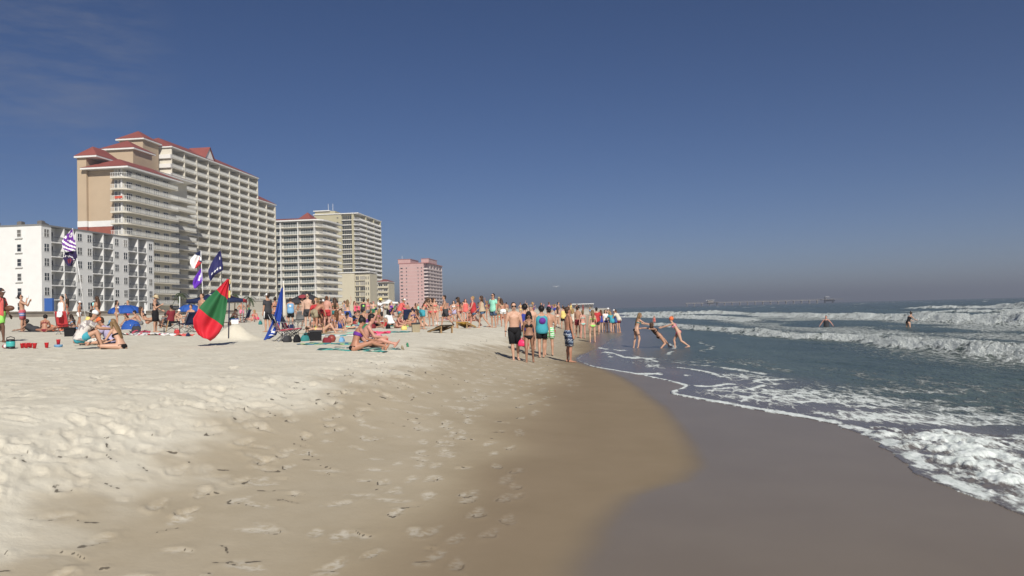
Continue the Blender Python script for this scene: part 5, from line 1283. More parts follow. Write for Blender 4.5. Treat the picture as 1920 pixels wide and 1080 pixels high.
def crowd(n, px0, px1, d0, d1, seated=False, skew=1.0):
    k = 0; tries = 0
    while k < n and tries < 4000:
        tries += 1
        px = _rng.uniform(px0, px1); D = d0 + (d1 - d0) * _rng.random() ** skew
        w = place(px, D)
        if any((w.x - a) ** 2 + (w.y - b_) ** 2 < (.75 if not seated else 1.2) ** 2 for a, b_ in spots): continue
        _s, _t = st_of(w.x, w.y)
        if _t > -.6: continue
        sex = _rng.choice('mf'); hair_c = _rng.choice(list(HW)); lm = landmark(px)
        c1, c2 = _rng.choice(COLS), _rng.choice(COLS)
        if seated: pose = _rng.choice(['sit_knees', 'sit_cross', 'sit_back', 'sit_flat', 'kneel'] if sex == 'f' else ['sit_knees', 'sit_cross', 'sit_back', 'sit_flat'])
        else: pose = _rng.choice(['stand', 'stand_b', 'hips', 'fold', 'walk', 'drink', 'raise', 'lean', 'amble', 'phone', 'stand', 'stand_b'])
        pw = {'sit_knees': 'sitting', 'sit_cross': 'sitting', 'sit_back': 'leaning back', 'sit_flat': 'sitting', 'kneel': 'kneeling', 'walk': 'walking', 'amble': 'walking', 'drink': 'drinking', 'raise': 'waving', 'lean': 'stooping'}.get(pose, 'standing')
        cl = []
        if sex == 'm':
            tp = _rng.choice(TOPS_M)
            cl.append(('trunks', c1, _rng.choice([.5, .62, .8])))
            if tp: cl.append((tp, c2)); what = f'man in {cw(c2)} {"t-shirt" if tp == "tee" else "tank top"} and {cw(c1)} trunks'
            else: what = f'shirtless {hair_c} haired man in {cw(c1)} trunks'
            hair = ('short_hair', hair_c)
            if _rng.random() < .3: cc = _rng.choice(['white', 'red', 'navy', 'black']); cl.append((_rng.choice(['cap', 'backcap']), cc)); what += f' and {cc} cap'
        else:
            r = _rng.random(); hk = _rng.choice(['long_hair', 'mid_hair', 'bun', 'pony', 'long_hair']); hair = (hk, hair_c)
            if r < .62: cl += [('bikini', c1), ('bottom', c1)]; what = f'{hair_c} haired woman in {cw(c1)} bikini'
            elif r < .8: cl += [('tank', c1, -.02), ('shorts', c2)]; what = f'{hair_c} haired woman in {cw(c1)} top and {cw(c2)} shorts'
            elif r < .9: cl += [('dress', c1, .35)]; what = f'{hair_c} haired woman in short {cw(c1)} dress'
            else: cl += [('onepiece', c1)]; what = f'{hair_c} haired woman in {cw(c1)} swimsuit'
        lab = f'{what} {pw} {lm}'
        if what in USED or len(lab.split()) > 16: continue
        USED.add(what); spots.append((w.x, w.y)); k += 1
        person(px, D, _rng.uniform(1.70, 1.86) if sex == 'm' else _rng.uniform(1.58, 1.70), _rng.uniform(0, 360), sex, pose, _rng.choice(['fair', 'tan', 'tan', 'coppery', 'pinkish', 'deep', 'pale', 'coppery']), hair, cl, lab, group='people in the beach crowd')
crowd(40, 716, 955, 58, 125, skew=.9)
crowd(16, 640, 735, 58, 100)
crowd(14, 535, 660, 48, 90)
crowd(6, 445, 535, 60, 95)
crowd(6, 60, 330, 46, 75)
crowd(9, 968, 1055, 55, 120)
crowd(8, 1030, 1110, 75, 190)
crowd(20, 575, 790, 40, 58, True)
crowd(9, 790, 940, 58, 85, True)
crowd(7, 300, 480, 48, 70, True)
spawn_people()
WHO = {q['label']: q for q in PEOPLE}
def who(start): return [q for q in PEOPLE if q['label'].startswith(start)][0]
# ------------------------------------------------------------------ flags, canopies, umbrellas, chairs and clutter
M_pole = mat('white_pole', (.72, .72, .70), .4, var=.02)
M_steel = mat('grey_steel_tube', (.30, .30, .30), .35, .6, var=.05)
M_dkpole = mat('dark_blue_pole', (.02, .025, .07), .4, var=.02)
M_blackm = mat('black_metal_tube', (.02, .02, .022), .4, var=.02)
M_wood = mat('bare_wood', (.36, .23, .11), .7, var=.15, scale=12)
M_dkwood = mat('dark_stained_wood', (.075, .05, .03), .7, var=.15, scale=8)
def onsand(px, D, dz=0.0):
    w = place(px, D); w.z += dz; return w
def flagcloth(root, rows, D, matrow, rip=.05, ncol=14, nrow=18, toward=.0, seed=0, name='flag', mats=None):
    """rows: outline as (left px,py),(right px,py) pairs down the cloth; depth bellies with ripples"""
    vs = np.linspace(0, 1, len(rows))
    Lx, Ly, Rx, Ry = [np.array([q[i] for q in rows], float) for i in range(4)]
    o = root.location
    def fn(u, v):
        lx, ly, rx_, ry = (np.interp(v, vs, a) for a in (Lx, Ly, Rx, Ry))
        px, py = lx + (rx_ - lx) * u, ly + (ry - ly) * u
        dep = D + toward * (1 - u) * v + rip * math.sin(7 * u + 5 * v + seed) * (.4 + v) * .8 + rip * .6 * math.sin(13 * u - 3 * v + seed * 2)
        p = at(px, py, dep); p.z += rip * .15 * math.sin(9 * u + seed)
        return p - o
    mb = MB(); mb.grid(fn, ncol, nrow)
    k = 0
    for j in range(nrow):
        for i in range(ncol): mb.mi[k] = matrow((i + .5) / ncol, (j + .5) / nrow); k += 1
    f = mb.build(name, mats, root, True)
    sd_ = f.modifiers.new('thickness', 'SOLIDIFY'); sd_.thickness = .004
    return f
def pole(root, p, q, r, m, name='pole'):
    o = root.location; mb = MB(); mb.tube([Vector(p) - o, Vector(q) - o], r, 8); return mb.build(name, m, root, True)
def flat(px, D):
    w = onsand(px, D); return w
# the big red and green flag on its mound
w = onsand(428, 22.4); fl = empty('flag_on_pole', w, 0, 'large red flag with broad green diagonal band on a dark pole in a sand mound', 'flag')
top = at(430.5, 522, 22.4)
pole(fl, w + Vector((0, 0, .2)), top, .018, M_dkpole)
sl_ = MB(); o_ = fl.location; sl_.tube([at(430.3, 545, 22.4) - o_, at(430.1, 558, 22.4) - o_], .028, 8); sl_.build('yellow_sleeve', FAB['yellow'], fl)
sl_ = MB(); sl_.tube([at(430.4, 524, 22.4) - o_, at(430.3, 532, 22.4) - o_], .024, 8); sl_.build('yellow_sleeve', FAB['yellow'], fl)
flagcloth(fl, [(426.5, 523.5, 430, 523.5), (406, 544, 426.5, 561), (390, 559, 424, 584), (376, 574, 419.5, 608), (362, 598, 411, 624), (363, 614, 403, 633), (372, 629, 394, 639)], 22.3,
          lambda u, v: 1 if .18 < v < .53 else 0, .08, 22, 30, -.35, 1.0, mats=[mat('red_flag_cloth', (.55, .02, .035), .7, var=.04), mat('green_flag_cloth', (.025, .135, .05), .7, var=.04)])
# blue flag drooping from its pole
w = onsand(528, 25); fl = empty('flag_on_pole', w, 0, 'blue flag with white emblem drooping to the sand beside the flag patterned chair', 'flag')
pole(fl, w, at(530, 537, 25), .016, M_dkpole)
flagcloth(fl, [(528, 540, 530.5, 540), (522, 560, 530, 570), (516, 585, 528, 590), (509, 606, 524, 612), (500, 626, 518, 628), (494, 638, 506, 635)], 24.9,
          lambda u, v: 1 if (((u - .55) / .34) ** 2 + ((v - .66) / .12) ** 2 < 1 and ((u - .6) / .2) ** 2 + ((v - .68) / .055) ** 2 > 1) or (abs(v - .82) < .025 and u > .3) else 0, .04, 14, 26, -.3, 2.2, mats=[mat('blue_flag_cloth', (.02, .06, .33), .7), FAB['white']])
# tall pole with two purple flags
w = onsand(163, 46); fl = empty('flag_pole', w, 0, 'tall thin white pole flying a purple striped flag above a dark dotted flag', 'flag')
pole(fl, w, at(136, 428, 46), .022, M_pole)
def star_striped(u, v):
    if v < .42 and u > .25: return 1 if ((u - .62) / .20) ** 2 + ((v - .22) / .10) ** 2 < 1 and ((u - .62) / .08) ** 2 + ((v - .22) / .05) ** 2 > 1 else 0
    return int((v * 1.0 + (1 - u) * .35) * 9) % 2
flagcloth(fl, [(133, 431, 137, 430), (122, 443, 139, 442), (116, 452, 141, 454), (117, 464, 142.5, 462), (124, 473, 142.5, 469)], 46, star_striped, .06, 16, 26, -.3, 0.5, mats=[FAB['purple'], FAB['white']])
flagcloth(fl, [(122, 474, 143, 470), (118, 484, 145, 480), (122, 492, 142, 488), (128, 499, 134, 499)], 46, lambda u, v: 1 if abs(((u - .2) ** 2 + (v - .95) ** 2) ** .5 - .72) < .05 and int(math.atan2(v - .95, u - .2) * 14) % 2 else (2 if ((u - .45) / .2) ** 2 + ((v - .62) / .2) ** 2 < 1 and int(u * 11) % 2 else 0), .06, 18, 18, -.2, 3, mats=[mat('dark_indigo_cloth', (.03, .02, .07), .8), FAB['white'], FAB['maroon']])
# texas coloured flag over purple flag
w = onsand(383, 43); fl = empty('flag_pole', w, 0, 'thin white pole with a red white and navy star flag above a purple flag', 'flag')
pole(fl, w, at(376.5, 470, 43), .02, M_pole)
flagcloth(fl, [(374, 471, 377, 471), (366, 476, 378, 480), (357, 486, 379, 489), (356, 494, 377, 495), (361, 505, 368, 503)], 43, lambda u, v: (3 if ((u - .86) / .09) ** 2 + ((v - .42) / .09) ** 2 < 1 else 0) if (v < .30 or u > .78 and v < .6) else (2 if u + .35 * v > .86 else 1), .05, 18, 18, -.25, 1, mats=[FAB['navy'], FAB['white'], FAB['red'], FAB['white']])
flagcloth(fl, [(376, 504, 378.5, 503), (370, 512, 379.5, 513), (363, 523, 380, 526), (361, 532, 375, 534), (364, 541, 367, 541)], 43, lambda u, v: 1 if ((u - .6) / .13) ** 2 + ((v - .45) / .13) ** 2 < 1 or (abs(u - .72) < .06 and abs(v - .30) < .07) else 0, .05, 14, 18, -.25, 2, mats=[mat('bright_purple_cloth', (.13, .03, .42), .7), FAB['white']])
# navy flag with scattered stars
w = onsand(419, 43.5); fl = empty('flag_pole', w, 0, 'dark pole with a navy flag of scattered white stars behind the big red flag', 'flag')
pole(fl, w, at(413, 465, 43.5), .02, M_blackm)
flagcloth(fl, [(411, 471, 414, 470), (403, 482, 416, 484), (396, 493, 418, 498), (390, 508, 418, 507), (392, 520, 402, 516), (394, 527, 397, 525)], 43.5, lambda u, v: 1 if min((u - a) ** 2 * 1.2 + (v - b) ** 2 * 1.5 for a, b in ((.7, .22), (.5, .62), (.62, .55), (.35, .7), (.8, .5))) < .0035 else 0, .05, 20, 24, -.25, 4, mats=[mat('navy_flag_cloth', (.025, .025, .11), .7), FAB['white']])

def canopy(px, D, w_, legh, rise, yaw, mats, label, face=None, valance=.25):
    """pop-up canopy: four legs, four roof panels with a valance"""
    r = empty('pop_up_canopy', onsand(px, D), yaw, label, 'canopy'); h = w_ / 2
    for sx in (-1, 1):
        for sy in (-1, 1): MB().bar((sx * (h - .05), sy * (h - .05), -.1), (sx * (h - .05), sy * (h - .05), legh), .05).build('leg', M_steel, r)
    cs = [(-h, -h), (h, -h), (h, h), (-h, h)]
    for k in range(4):
        a, b = cs[k], cs[(k + 1) % 4]
        mb = MB(); A_, B_ = Vector((*a, legh)), Vector((*b, legh)); T_ = Vector((0, 0, legh + rise))
        q = lambda s, p, e: p.lerp(T_, s) - Vector((0, 0, .12 * math.sin(math.pi * s) * e))
        N = 6
        v = [q(i / N, A_.lerp(B_, j / 4), 1) for i in range(N) for j in range(5)] + [T_]
        f = [(i * 5 + j, i * 5 + j + 1, (i + 1) * 5 + j + 1, (i + 1) * 5 + j) for i in range(N - 1) for j in range(4)] + [((N - 1) * 5 + j, (N - 1) * 5 + j + 1, N * 5) for j in range(4)]
        mb.add(v, f); mb.add([A_, B_, B_ - V3(0, 0, valance), A_ - V3(0, 0, valance)], [(3, 2, 1, 0)])
        o = mb.build('roof_panel', mats[k], r, True); s_ = o.modifiers.new('thickness', 'SOLIDIFY'); s_.thickness = .008
    return r
cn = canopy(409, 60, 3.9, 1.75, .75, .25, [FAB['navy'], FAB['red'], FAB['white'], FAB['navy']], 'navy and red pop-up canopy with a white star behind the big red flag')
mb = MB(); st_p = []
for k in range(10):
    a = math.pi / 2 + k * math.pi / 5; rr = .34 if k % 2 == 0 else .14; st_p.append((rr * math.cos(a), rr * math.sin(a)))
s1 = Vector((-.2, -1.38, 2.02)); ex, ey = Vector((1, 0, 0)), Vector((0, .92, .38)); nn = ex.cross(ey)
mb.add([s1 + ex * a + ey * b - nn * -.06 for a, b in st_p] + [s1 + nn * .06], [(k, (k + 1) % 10, 10) for k in range(10)]); mb.build('white_star', FAB['white'], cn)
cb = canopy(575, 68, 3.5, 1.65, .85, .12, [FAB['charcoal']] * 4, 'black pop-up canopy with a dull red emblem behind the shirtless man in sunglasses')
mb = MB(); s1 = Vector((-.15, -1.20, 1.98)); ey = Vector((0, .90, .43)); nn = ex.cross(ey)
mb.add([s1 + ex * (.33 * math.cos(a * math.pi / 8)) + ey * (.36 * math.sin(a * math.pi / 8)) + nn * .07 for a in range(16)], [tuple(range(16))]); mb.build('round_emblem', mat('dull_red_print', (.30, .05, .06), .8), cb)
canopy(730, 118, 2.7, 2.0, .45, .1, [FAB['white']] * 4, 'white pop-up canopy far off between the olive annex and the pink tower')

def umbrella(loc, yaw, rad, poleh, rise, tilt, m, label, tiltax=0.0, cap=None):
    r = empty('beach_umbrella', loc, yaw, label, 'umbrella')
    T_ = Matrix.Rotation(tilt, 3, 'X')
    P0 = Vector((0, 0, poleh * .55))
    def tr(p): return P0 + T_ @ (Vector(p) - P0)
    mb = MB(); mb.tube([Vector((0, 0, -.1)), P0, tr((0, 0, poleh + rise + .06))], .018, 8); mb.build('pole', M_pole, r, True)
    for k in range(8):
        a0, a1 = k * math.pi / 4, (k + 1) * math.pi / 4; mb = MB(); N = 5
        def pt(i, j):
            s = i / N; a = a0 + (a1 - a0) * j / 4; rr = rad * math.sin(s * math.pi * .47) / math.sin(math.pi * .47) * (1 - .045 * s * math.sin(math.pi * j / 4))
            return tr((rr * math.cos(a), rr * math.sin(a), poleh + rise * math.cos(s * math.pi * .5) - (.02 * s)))
        v = [tr((0, 0, poleh + rise))] + [pt(i, j) for i in range(1, N + 1) for j in range(5)]
        f = [(0, 1 + j, 2 + j) for j in range(4)] + [(1 + (i - 1) * 5 + j, 1 + i * 5 + j, 2 + i * 5 + j, 2 + (i - 1) * 5 + j) for i in range(1, N) for j in range(4)]
        v += [pt(N, j) - Vector((0, 0, .09)) for j in range(5)]; b0 = 1 + (N - 1) * 5; b1 = 1 + N * 5
        f += [(b0 + j, b1 + j, b1 + j + 1, b0 + j + 1) for j in range(4)]
        mb.add(v, f); o = mb.build('panel', m, r, True); s_ = o.modifiers.new('thickness', 'SOLIDIFY'); s_.thickness = .006
        MB().bar(tr((0, 0, poleh + rise * .9)), pt(N, 0), .014).build('rib', M_steel, r)
    return r
M_umb = mat('blue_umbrella_canvas', (.025, .09, .36), .75, var=.05)
umbrella(onsand(236, 49), .2, 1.02, .92, .40, .03, M_umb, 'wide blue beach umbrella open low over the loungers')
umbrella(onsand(356, 58), .5, .80, 1.0, .42, .04, M_umb, 'smaller blue beach umbrella beside the star canopy')
umbrella(onsand(247, 41, -.62), .35, .46, .95, .30, 1.15, M_umb, 'blue beach umbrella lying tipped on its side on the sand')
r = empty('furled_umbrella', onsand(532.5, 26.5), 0, 'closed cream beach umbrella standing behind the flag patterned chair', 'umbrella')
MB().tube([(0, 0, -.2), (0, 0, 1.95)], .016, 8).build('pole', M_pole, r, True); MB().tube([(0, 0, .78), (0, 0, .80), (0, 0, 1.1), (0, 0, 1.5), (0, 0, 1.92)], [.10, .115, .085, .05, .012], 10).build('folded_canvas', FAB['cream'], r, True)

def fold_chair(loc, yaw, label, mseat, mback, mframe, w_=.56, sh=.36, bh=.86, cat='folding chair', arms=True, back=True):
    r = empty('folding_chair', loc, yaw, label, cat); h = w_ / 2
    def slab(p, a, b_, m, nm, t=.025):
        mb = MB(); p, a, b_ = Vector(p), Vector(a), Vector(b_); n_ = a.cross(b_).normalized()
        def fn(u, v): return p + a * u + b_ * v - n_ * (.05 * math.sin(math.pi * u) * math.sin(math.pi * min(1, v * 1.1)))
        mb.grid(fn, 8, 10); o = mb.build(nm, m, r, True); s_ = o.modifiers.new('thickness', 'SOLIDIFY'); s_.thickness = t
        return o
    slab((-h, -.22, sh), (w_, 0, 0), (0, .46, .05), mseat, 'seat')
    if back: slab((-h, -.20, sh + .02), (w_, 0, 0), (0, -.20, bh - sh), mback, 'backrest')
    for sx in (-1, 1):
        x = sx * h
        MB().tube([(x, .26, 0), (x, -.20, sh)], .012, 6).build('leg', mframe, r, True)
        MB().tube([(x, -.26, 0), (x, .24, sh + .04)], .012, 6).build('leg', mframe, r, True)
        if arms:
            MB().tube([(x, .24, sh + .02), (x * 1.08, .24, sh + .22)], .011, 6).build('arm_post', mframe, r, True)
            MB().bar((x * 1.06, .28, sh + .235), (x * 1.06, -.24, sh + .25), .05, .02).build('armrest', mframe, r)
        if back: MB().tube([(x, -.20, sh), (x, -.42, bh + .02)], .012, 6).build('back_post', mframe, r, True)
    MB().tube([(-h, -.26, .02), (h, .24, sh)], .010, 6).build('cross_brace', mframe, r, True); MB().tube([(h, -.26, .02), (-h, .24, sh)], .010, 6).build('cross_brace', mframe, r, True)
    return r
# star spangled fabric: white dots on navy above, red and white stripes below
m, n, l, b = new_mat('stars_and_stripes_cloth')
tc = n.new('ShaderNodeTexCoord'); sx_ = n.new('ShaderNodeSeparateXYZ'); l.new(tc.outputs['Object'], sx_.inputs[0])
vo = n.new('ShaderNodeTexVoronoi'); vo.inputs['Scale'].default_value = 9; vo.inputs['Randomness'].default_value = 0; l.new(tc.outputs['Object'], vo.inputs['Vector'])
c_st = MIX(MR(vo.outputs['Distance'], .16, .2), (.78, .78, .76), (.015, .018, .04))
c_sp = MIX(MR(MATH('FRACT', MATH('MULTIPLY', sx_.outputs['X'], 9.0), 0.0), .49, .51), (.40, .03, .06), (.74, .72, .70))
l.new(MIX(MR(sx_.outputs['Z'], .58, .585), c_sp, c_st), b.inputs['Base Color']); b.inputs['Roughness'].default_value = .8
FAB['usa'] = m
fold_chair(onsand(532, 24.8), R(-58), 'folding camp chair with white stars over red stripes beside the blue flag', FAB['usa'], FAB['usa'], M_steel, .46, .36, .84)
fold_chair(onsand(548, 25.6), R(-60), 'second star patterned folding camp chair turned away behind the first', FAB['usa'], FAB['usa'], M_blackm, .46, .36, .84)
fold_chair(onsand(121, 33), R(8), 'red folding chair with high back turned from us', FAB['red'], FAB['red'], M_steel, .46, .36, .92)
t_ = empty('draped_towel', onsand(122.5, 32.9, .80), 0, 'white towel hung over the top of the red folding chair', 'towel'); mb = MB(); mb.grid(lambda u, v: V3(-.1 + .2 * u, -.41 + .10 * abs(v - .4) * (1 if v < .4 else -.6), .14 - .38 * abs(v - .4) + .01 * math.sin(9 * u)), 6, 8); o = mb.build('cloth', FAB['white'], t_, True); o.modifiers.new('thickness', 'SOLIDIFY').thickness = .015
fold_chair(onsand(348, 35.5), R(70), 'navy folding camp chair below the smaller blue umbrella', FAB['navy'], FAB['navy'], M_steel)
fold_chair(onsand(364, 36.5), R(100), 'second navy folding camp chair half behind the big flag', FAB['navy'], FAB['navy'], M_blackm)
fold_chair(onsand(322, 34.5), R(20), 'low black folding stool with crossed legs near the long black skirt', FAB['black'], FAB['black'], M_blackm, .62, .46, .8, 'stool', False, False)
fold_chair(onsand(459, 60), R(85), 'navy folding chair standing empty before the garden wall', FAB['navy'], FAB['navy'], M_steel, .6, .36, .95)
fold_chair(onsand(770, 47), R(10), 'large navy folding chair by the coral t-shirt', FAB['navy'], FAB['navy'], M_blackm, .85, .38, .95)
fold_chair(onsand(560, 47), R(40), 'grey folding chair deep in the crowd below the black canopy', FAB['grey'], FAB['grey'], M_steel)
fold_chair(onsand(660, 50), R(-120), 'blue folding chair facing the sun near the olive tower', FAB['blue'], FAB['blue'], M_steel)

# standing posts, coolers, jugs, cups
def post(px, D, y0, r_, m, label, lean=0.0):
    w = onsand(px, D); tp = at(px + lean, y0, D); o = MB().tube([V3(0, 0, -.1), tp - w], r_, 8).build('post', m, None, True, w); tag(o, label, 'post')
post(272, 40, 568, .03, M_pole, 'short white post standing behind the long black skirt')
post(708, 44, 588, .045, M_pole, 'white post planted in the sand beside the white t-shirt')
post(309, 33.5, 600, .02, M_wood, 'bare wooden stick leaning by the black folding stool', 7)
post(337, 58, 556, .03, M_pole, 'white pole rising through the smaller blue umbrella')
def cooler(px, D, w_, d, h, yaw, mbody, mlid, label, handle=True):
    r = empty('cooler', onsand(px, D), yaw, label, 'cooler')
    mb = MB(); a, b_, c_, e = w_ / 2, d / 2, w_ / 2 * .92, d / 2 * .92
    mb.add([(-c_, -e, -.02), (c_, -e, -.02), (c_, e, -.02), (-c_, e, -.02), (-a, -b_, h * .82), (a, -b_, h * .82), (a, b_, h * .82), (-a, b_, h * .82)], [(0, 3, 2, 1), (4, 5, 6, 7), (0, 1, 5, 4), (1, 2, 6, 5), (2, 3, 7, 6), (3, 0, 4, 7)])
    o = mb.build('tub', mbody, r); bv = o.modifiers.new('edge', 'BEVEL'); bv.width = .02; bv.segments = 2
    o = MB().box(-a - .012, a + .012, -b_ - .012, b_ + .012, h * .824, h).build('lid', mlid, r); bv = o.modifiers.new('edge', 'BEVEL'); bv.width = .02; bv.segments = 2
    if handle: MB().tube([(-a - .02, 0, h * .7), (-a - .03, 0, h + .10), (a + .03, 0, h + .10), (a + .02, 0, h * .7)], .012, 6).build('handle', M_blackm, r, True)
    return r
cooler(779, 34, .34, .34, .40, .2, FAB['khaki'], FAB['charcoal'], 'beige soft cooler with dark lid beside the turquoise board shorts', False)
cooler(591, 25.2, .38, .30, .34, .25, FAB['black'], FAB['charcoal'], 'black cooler box on the sand beside the flag chairs')
cooler(686, 41, .42, .3, .30, .1, FAB['green'], FAB['cream'], 'green cooler with cream lid near the white post')
cooler(703, 43.5, .4, .32, .55, .1, FAB['black'], FAB['black'], 'tall black cooler close to the white post', False)
cooler(131, 30.5, .36, .3, .34, .3, FAB['black'], FAB['black'], 'black bag-like cooler in front of the red folding chair')
cooler(440, 55, .5, .35, .35, .4, FAB['white'], FAB['blue'], 'white cooler with blue lid far behind the big flag')
cooler(722, 46, .45, .32, .32, .9, FAB['red'], FAB['white'], 'red cooler with white lid behind the white t-shirt')
j = empty('drinks_jug', onsand(19.5, 21.3), .2, 'teal insulated drinks jug with black lid and base on the sand', 'drinks jug')
MB().tube([(0, 0, -.01), (0, 0, .05)], .105, 14).build('base', M_blackm, j, True); MB().tube([(0, 0, .05), (0, 0, .07), (0, 0, .17), (0, 0, .19)], [.10, .108, .108, .10], 14).build('body', mat('teal_enamel', (.06, .42, .40), .25, var=.04, spec=.6), j, True)
MB().tube([(0, 0, .19), (0, 0, .21), (0, 0, .245), (0, 0, .25)], [.104, .104, .085, .03], 14).build('lid', M_blackm, j, True); MB().tube([(-.095, 0, .20), (-.09, 0, .29), (0, 0, .315), (.09, 0, .29), (.095, 0, .20)], .012, 6).build('handle', M_blackm, j, True)
M_cup = mat('red_plastic', (.58, .012, .02), .35, var=.03, spec=.5); M_cupin = mat('white_plastic', (.75, .75, .74), .4, var=.02)
def cup_mesh():
    mb = MB(); mb.m = 0; mb.tube([(0, 0, 0), (0, 0, .115), (0, 0, .12), (0, 0, .121)], [.032, .046, .049, .047], 12, True); mb.m = 1; mb.tube([(0, 0, .1212), (0, 0, .1216)], [.044, .044], 12)
    return mb.mesh('cup', [M_cup, M_cupin], True)
CUP = cup_mesh()
def cup(loc, label, rot=(0, 0, 0), s=1.0, group='red plastic cups on the sand'):
    o = link('plastic_cup', CUP, None, loc); o.rotation_euler = rot; o.scale = (s,) * 3; tag(o, label, 'cup', group); return o
for k, (px, D) in enumerate(((41, 21.6), (45, 21.9), (49, 21.5), (53, 22), (57, 21.7))): cup(onsand(px, D), f'{("nearest", "second", "middle", "fourth", "fifth")[k]} red plastic cup from the teal jug in the tight row', (0, 0, k), 1.05)
cup(onsand(64, 21.4), 'red plastic cup just past the end of the tight row, towards the lone cup', (0, .1, 0), 1.2); cup(onsand(87, 21.6), 'lone red plastic cup halfway between the cup row and the leaf print shirt', (0, 0, 0), 1.2)
cup(onsand(109, 22, .07), 'red plastic cup on the blue plate beside the leaf print shirt', (0, 0, 0), 1.2); cup(onsand(6, 21.4, .05), 'red plastic cup tipped over next to the teal jug', (1.5, .3, .9), 1.2)
o = MB().tube([(0, 0, -.01), (0, 0, .05), (0, 0, .07)], [.09, .11, .115], 14).build('plate', FAB['lightblue'], None, True, onsand(109, 22)); tag(o, 'blue plate under a red cup near the leaf print shirt', 'plate')
# towels: thin rumpled cloths on the sand
def towel(px, D, yaw, w_, L, m, label, dz=.02, rum=.02, gxy=None):
    w = onsand(px, D)
    if gxy is not None: w.x, w.y = gxy; w.z = ground_z(w.x, w.y)
    sd = px * .13
    def fn(u, v):
        x, y = (u - .5) * w_, (v - .5) * L
        gx, gy = w.x + x * math.cos(yaw) - y * math.sin(yaw), w.y + x * math.sin(yaw) + y * math.cos(yaw)
        return V3(x, y, ground_z(gx, gy) - w.z + dz + rum * (math.sin(7 * u + sd) * math.sin(9 * v + sd * 2) + .6 * math.sin(17 * u + 11 * v + sd)))
    mb = MB(); mb.grid(fn, 10, 14); o = mb.build('beach_towel', m, None, True, w, yaw); s_ = o.modifiers.new('thickness', 'SOLIDIFY'); s_.thickness = .018
    tag(o, label, 'towel'); return o
TW = lambda nm, cols, f=7, ax='Y': stripes(nm, cols, f, ax)
towel(72, 36.7, 1.3, 1.1, 1.9, FAB['charcoal'], 'dark rumpled towel under the maroon bikini')
towel(103, 38.6, 1.5, .9, 1.8, FAB['orange'], 'bright orange towel on the sand behind the dark one')
towel(275, 32, 1.45, .5, 1.9, TW('red_white_towel_stripes', [(.74, .72, .70), (.74, .72, .70), (.55, .06, .08), (.74, .72, .70), (.10, .10, .13)], 2.2), 'white towel strip with red and dark patches before the long black skirt', .03, .035)
towel(290, 33.5, 1.5, .5, 1.5, FAB['white'], 'plain white towel lying on the sand below the long black skirt')
towel(262, 34.5, 1.2, .5, .7, TW('dark_pink_towel', [(.42, .06, .10), (.05, .05, .07)], 2.5), 'crumpled pink and dark cloth beside the white towels', .06, .06)
towel(672, 19.7, 1.4, 1.25, 1.75, TW('teal_green_towel', [(.04, .26, .24), (.10, .36, .30), (.03, .10, .10)], 2.4), 'teal striped towel under the purple bandeau')
towel(615, 22.6, 1.4, .9, 1.5, TW('green_blue_towel', [(.06, .30, .26), (.30, .44, .20), (.05, .16, .26)], 2.6), 'green and blue towel strewn with bags behind the black cooler')
towel(628, 30, 1.5, .8, 1.7, TW('aqua_white_towel', [(.06, .34, .34), (.72, .72, .70)], 1.9), 'aqua and white towel between lavender bikini and flag chairs')
towel(607, 33, 1.5, .85, 1.9, FAB['beige'], 'beige towel under the yellow bikini')
towel(690, 33, 1.5, .6, 1.8, FAB['mint'], 'mint green towel stretched out behind the purple bandeau')
towel(714, 32, 1.4, .4, .7, FAB['hotpink'], 'small hot pink cloth lying past the mint green towel', .05, .05)
towel(690, 28, 1.6, .45, .9, FAB['pink'], 'crumpled pink cloth near the man in patterned shorts', .06, .06)
towel(745, 34, 1.5, .5, 1.0, FAB['teal'], 'narrow teal towel on bare sand before the beige cooler')
towel(345, 31, 1.3, .35, .7, FAB['coral'], 'small coral cloth on the sand before the big flag', .04, .04)
towel(328, 31.5, 1.5, .4, .6, FAB['white'], 'small white cloth on the sand before the folding stool', .03, .03)
used_t = 0
for q in PEOPLE:                                              # a towel under the sitters of the crowd
    if q['group'] and q['pose'].startswith(('sit', 'lie')) and used_t < 30:
        c = COLS[(used_t * 5 + 3) % len(COLS)]; used_t += 1
        w = q['obj'].location
        towel(q['px'], q['D'], 1.2 + .1 * (used_t % 7), .85, 1.7, FAB[c], f'{cw(c)} towel under the {" ".join(q["label"].split()[:8])}', .02, .02, (w.x, w.y + .05))
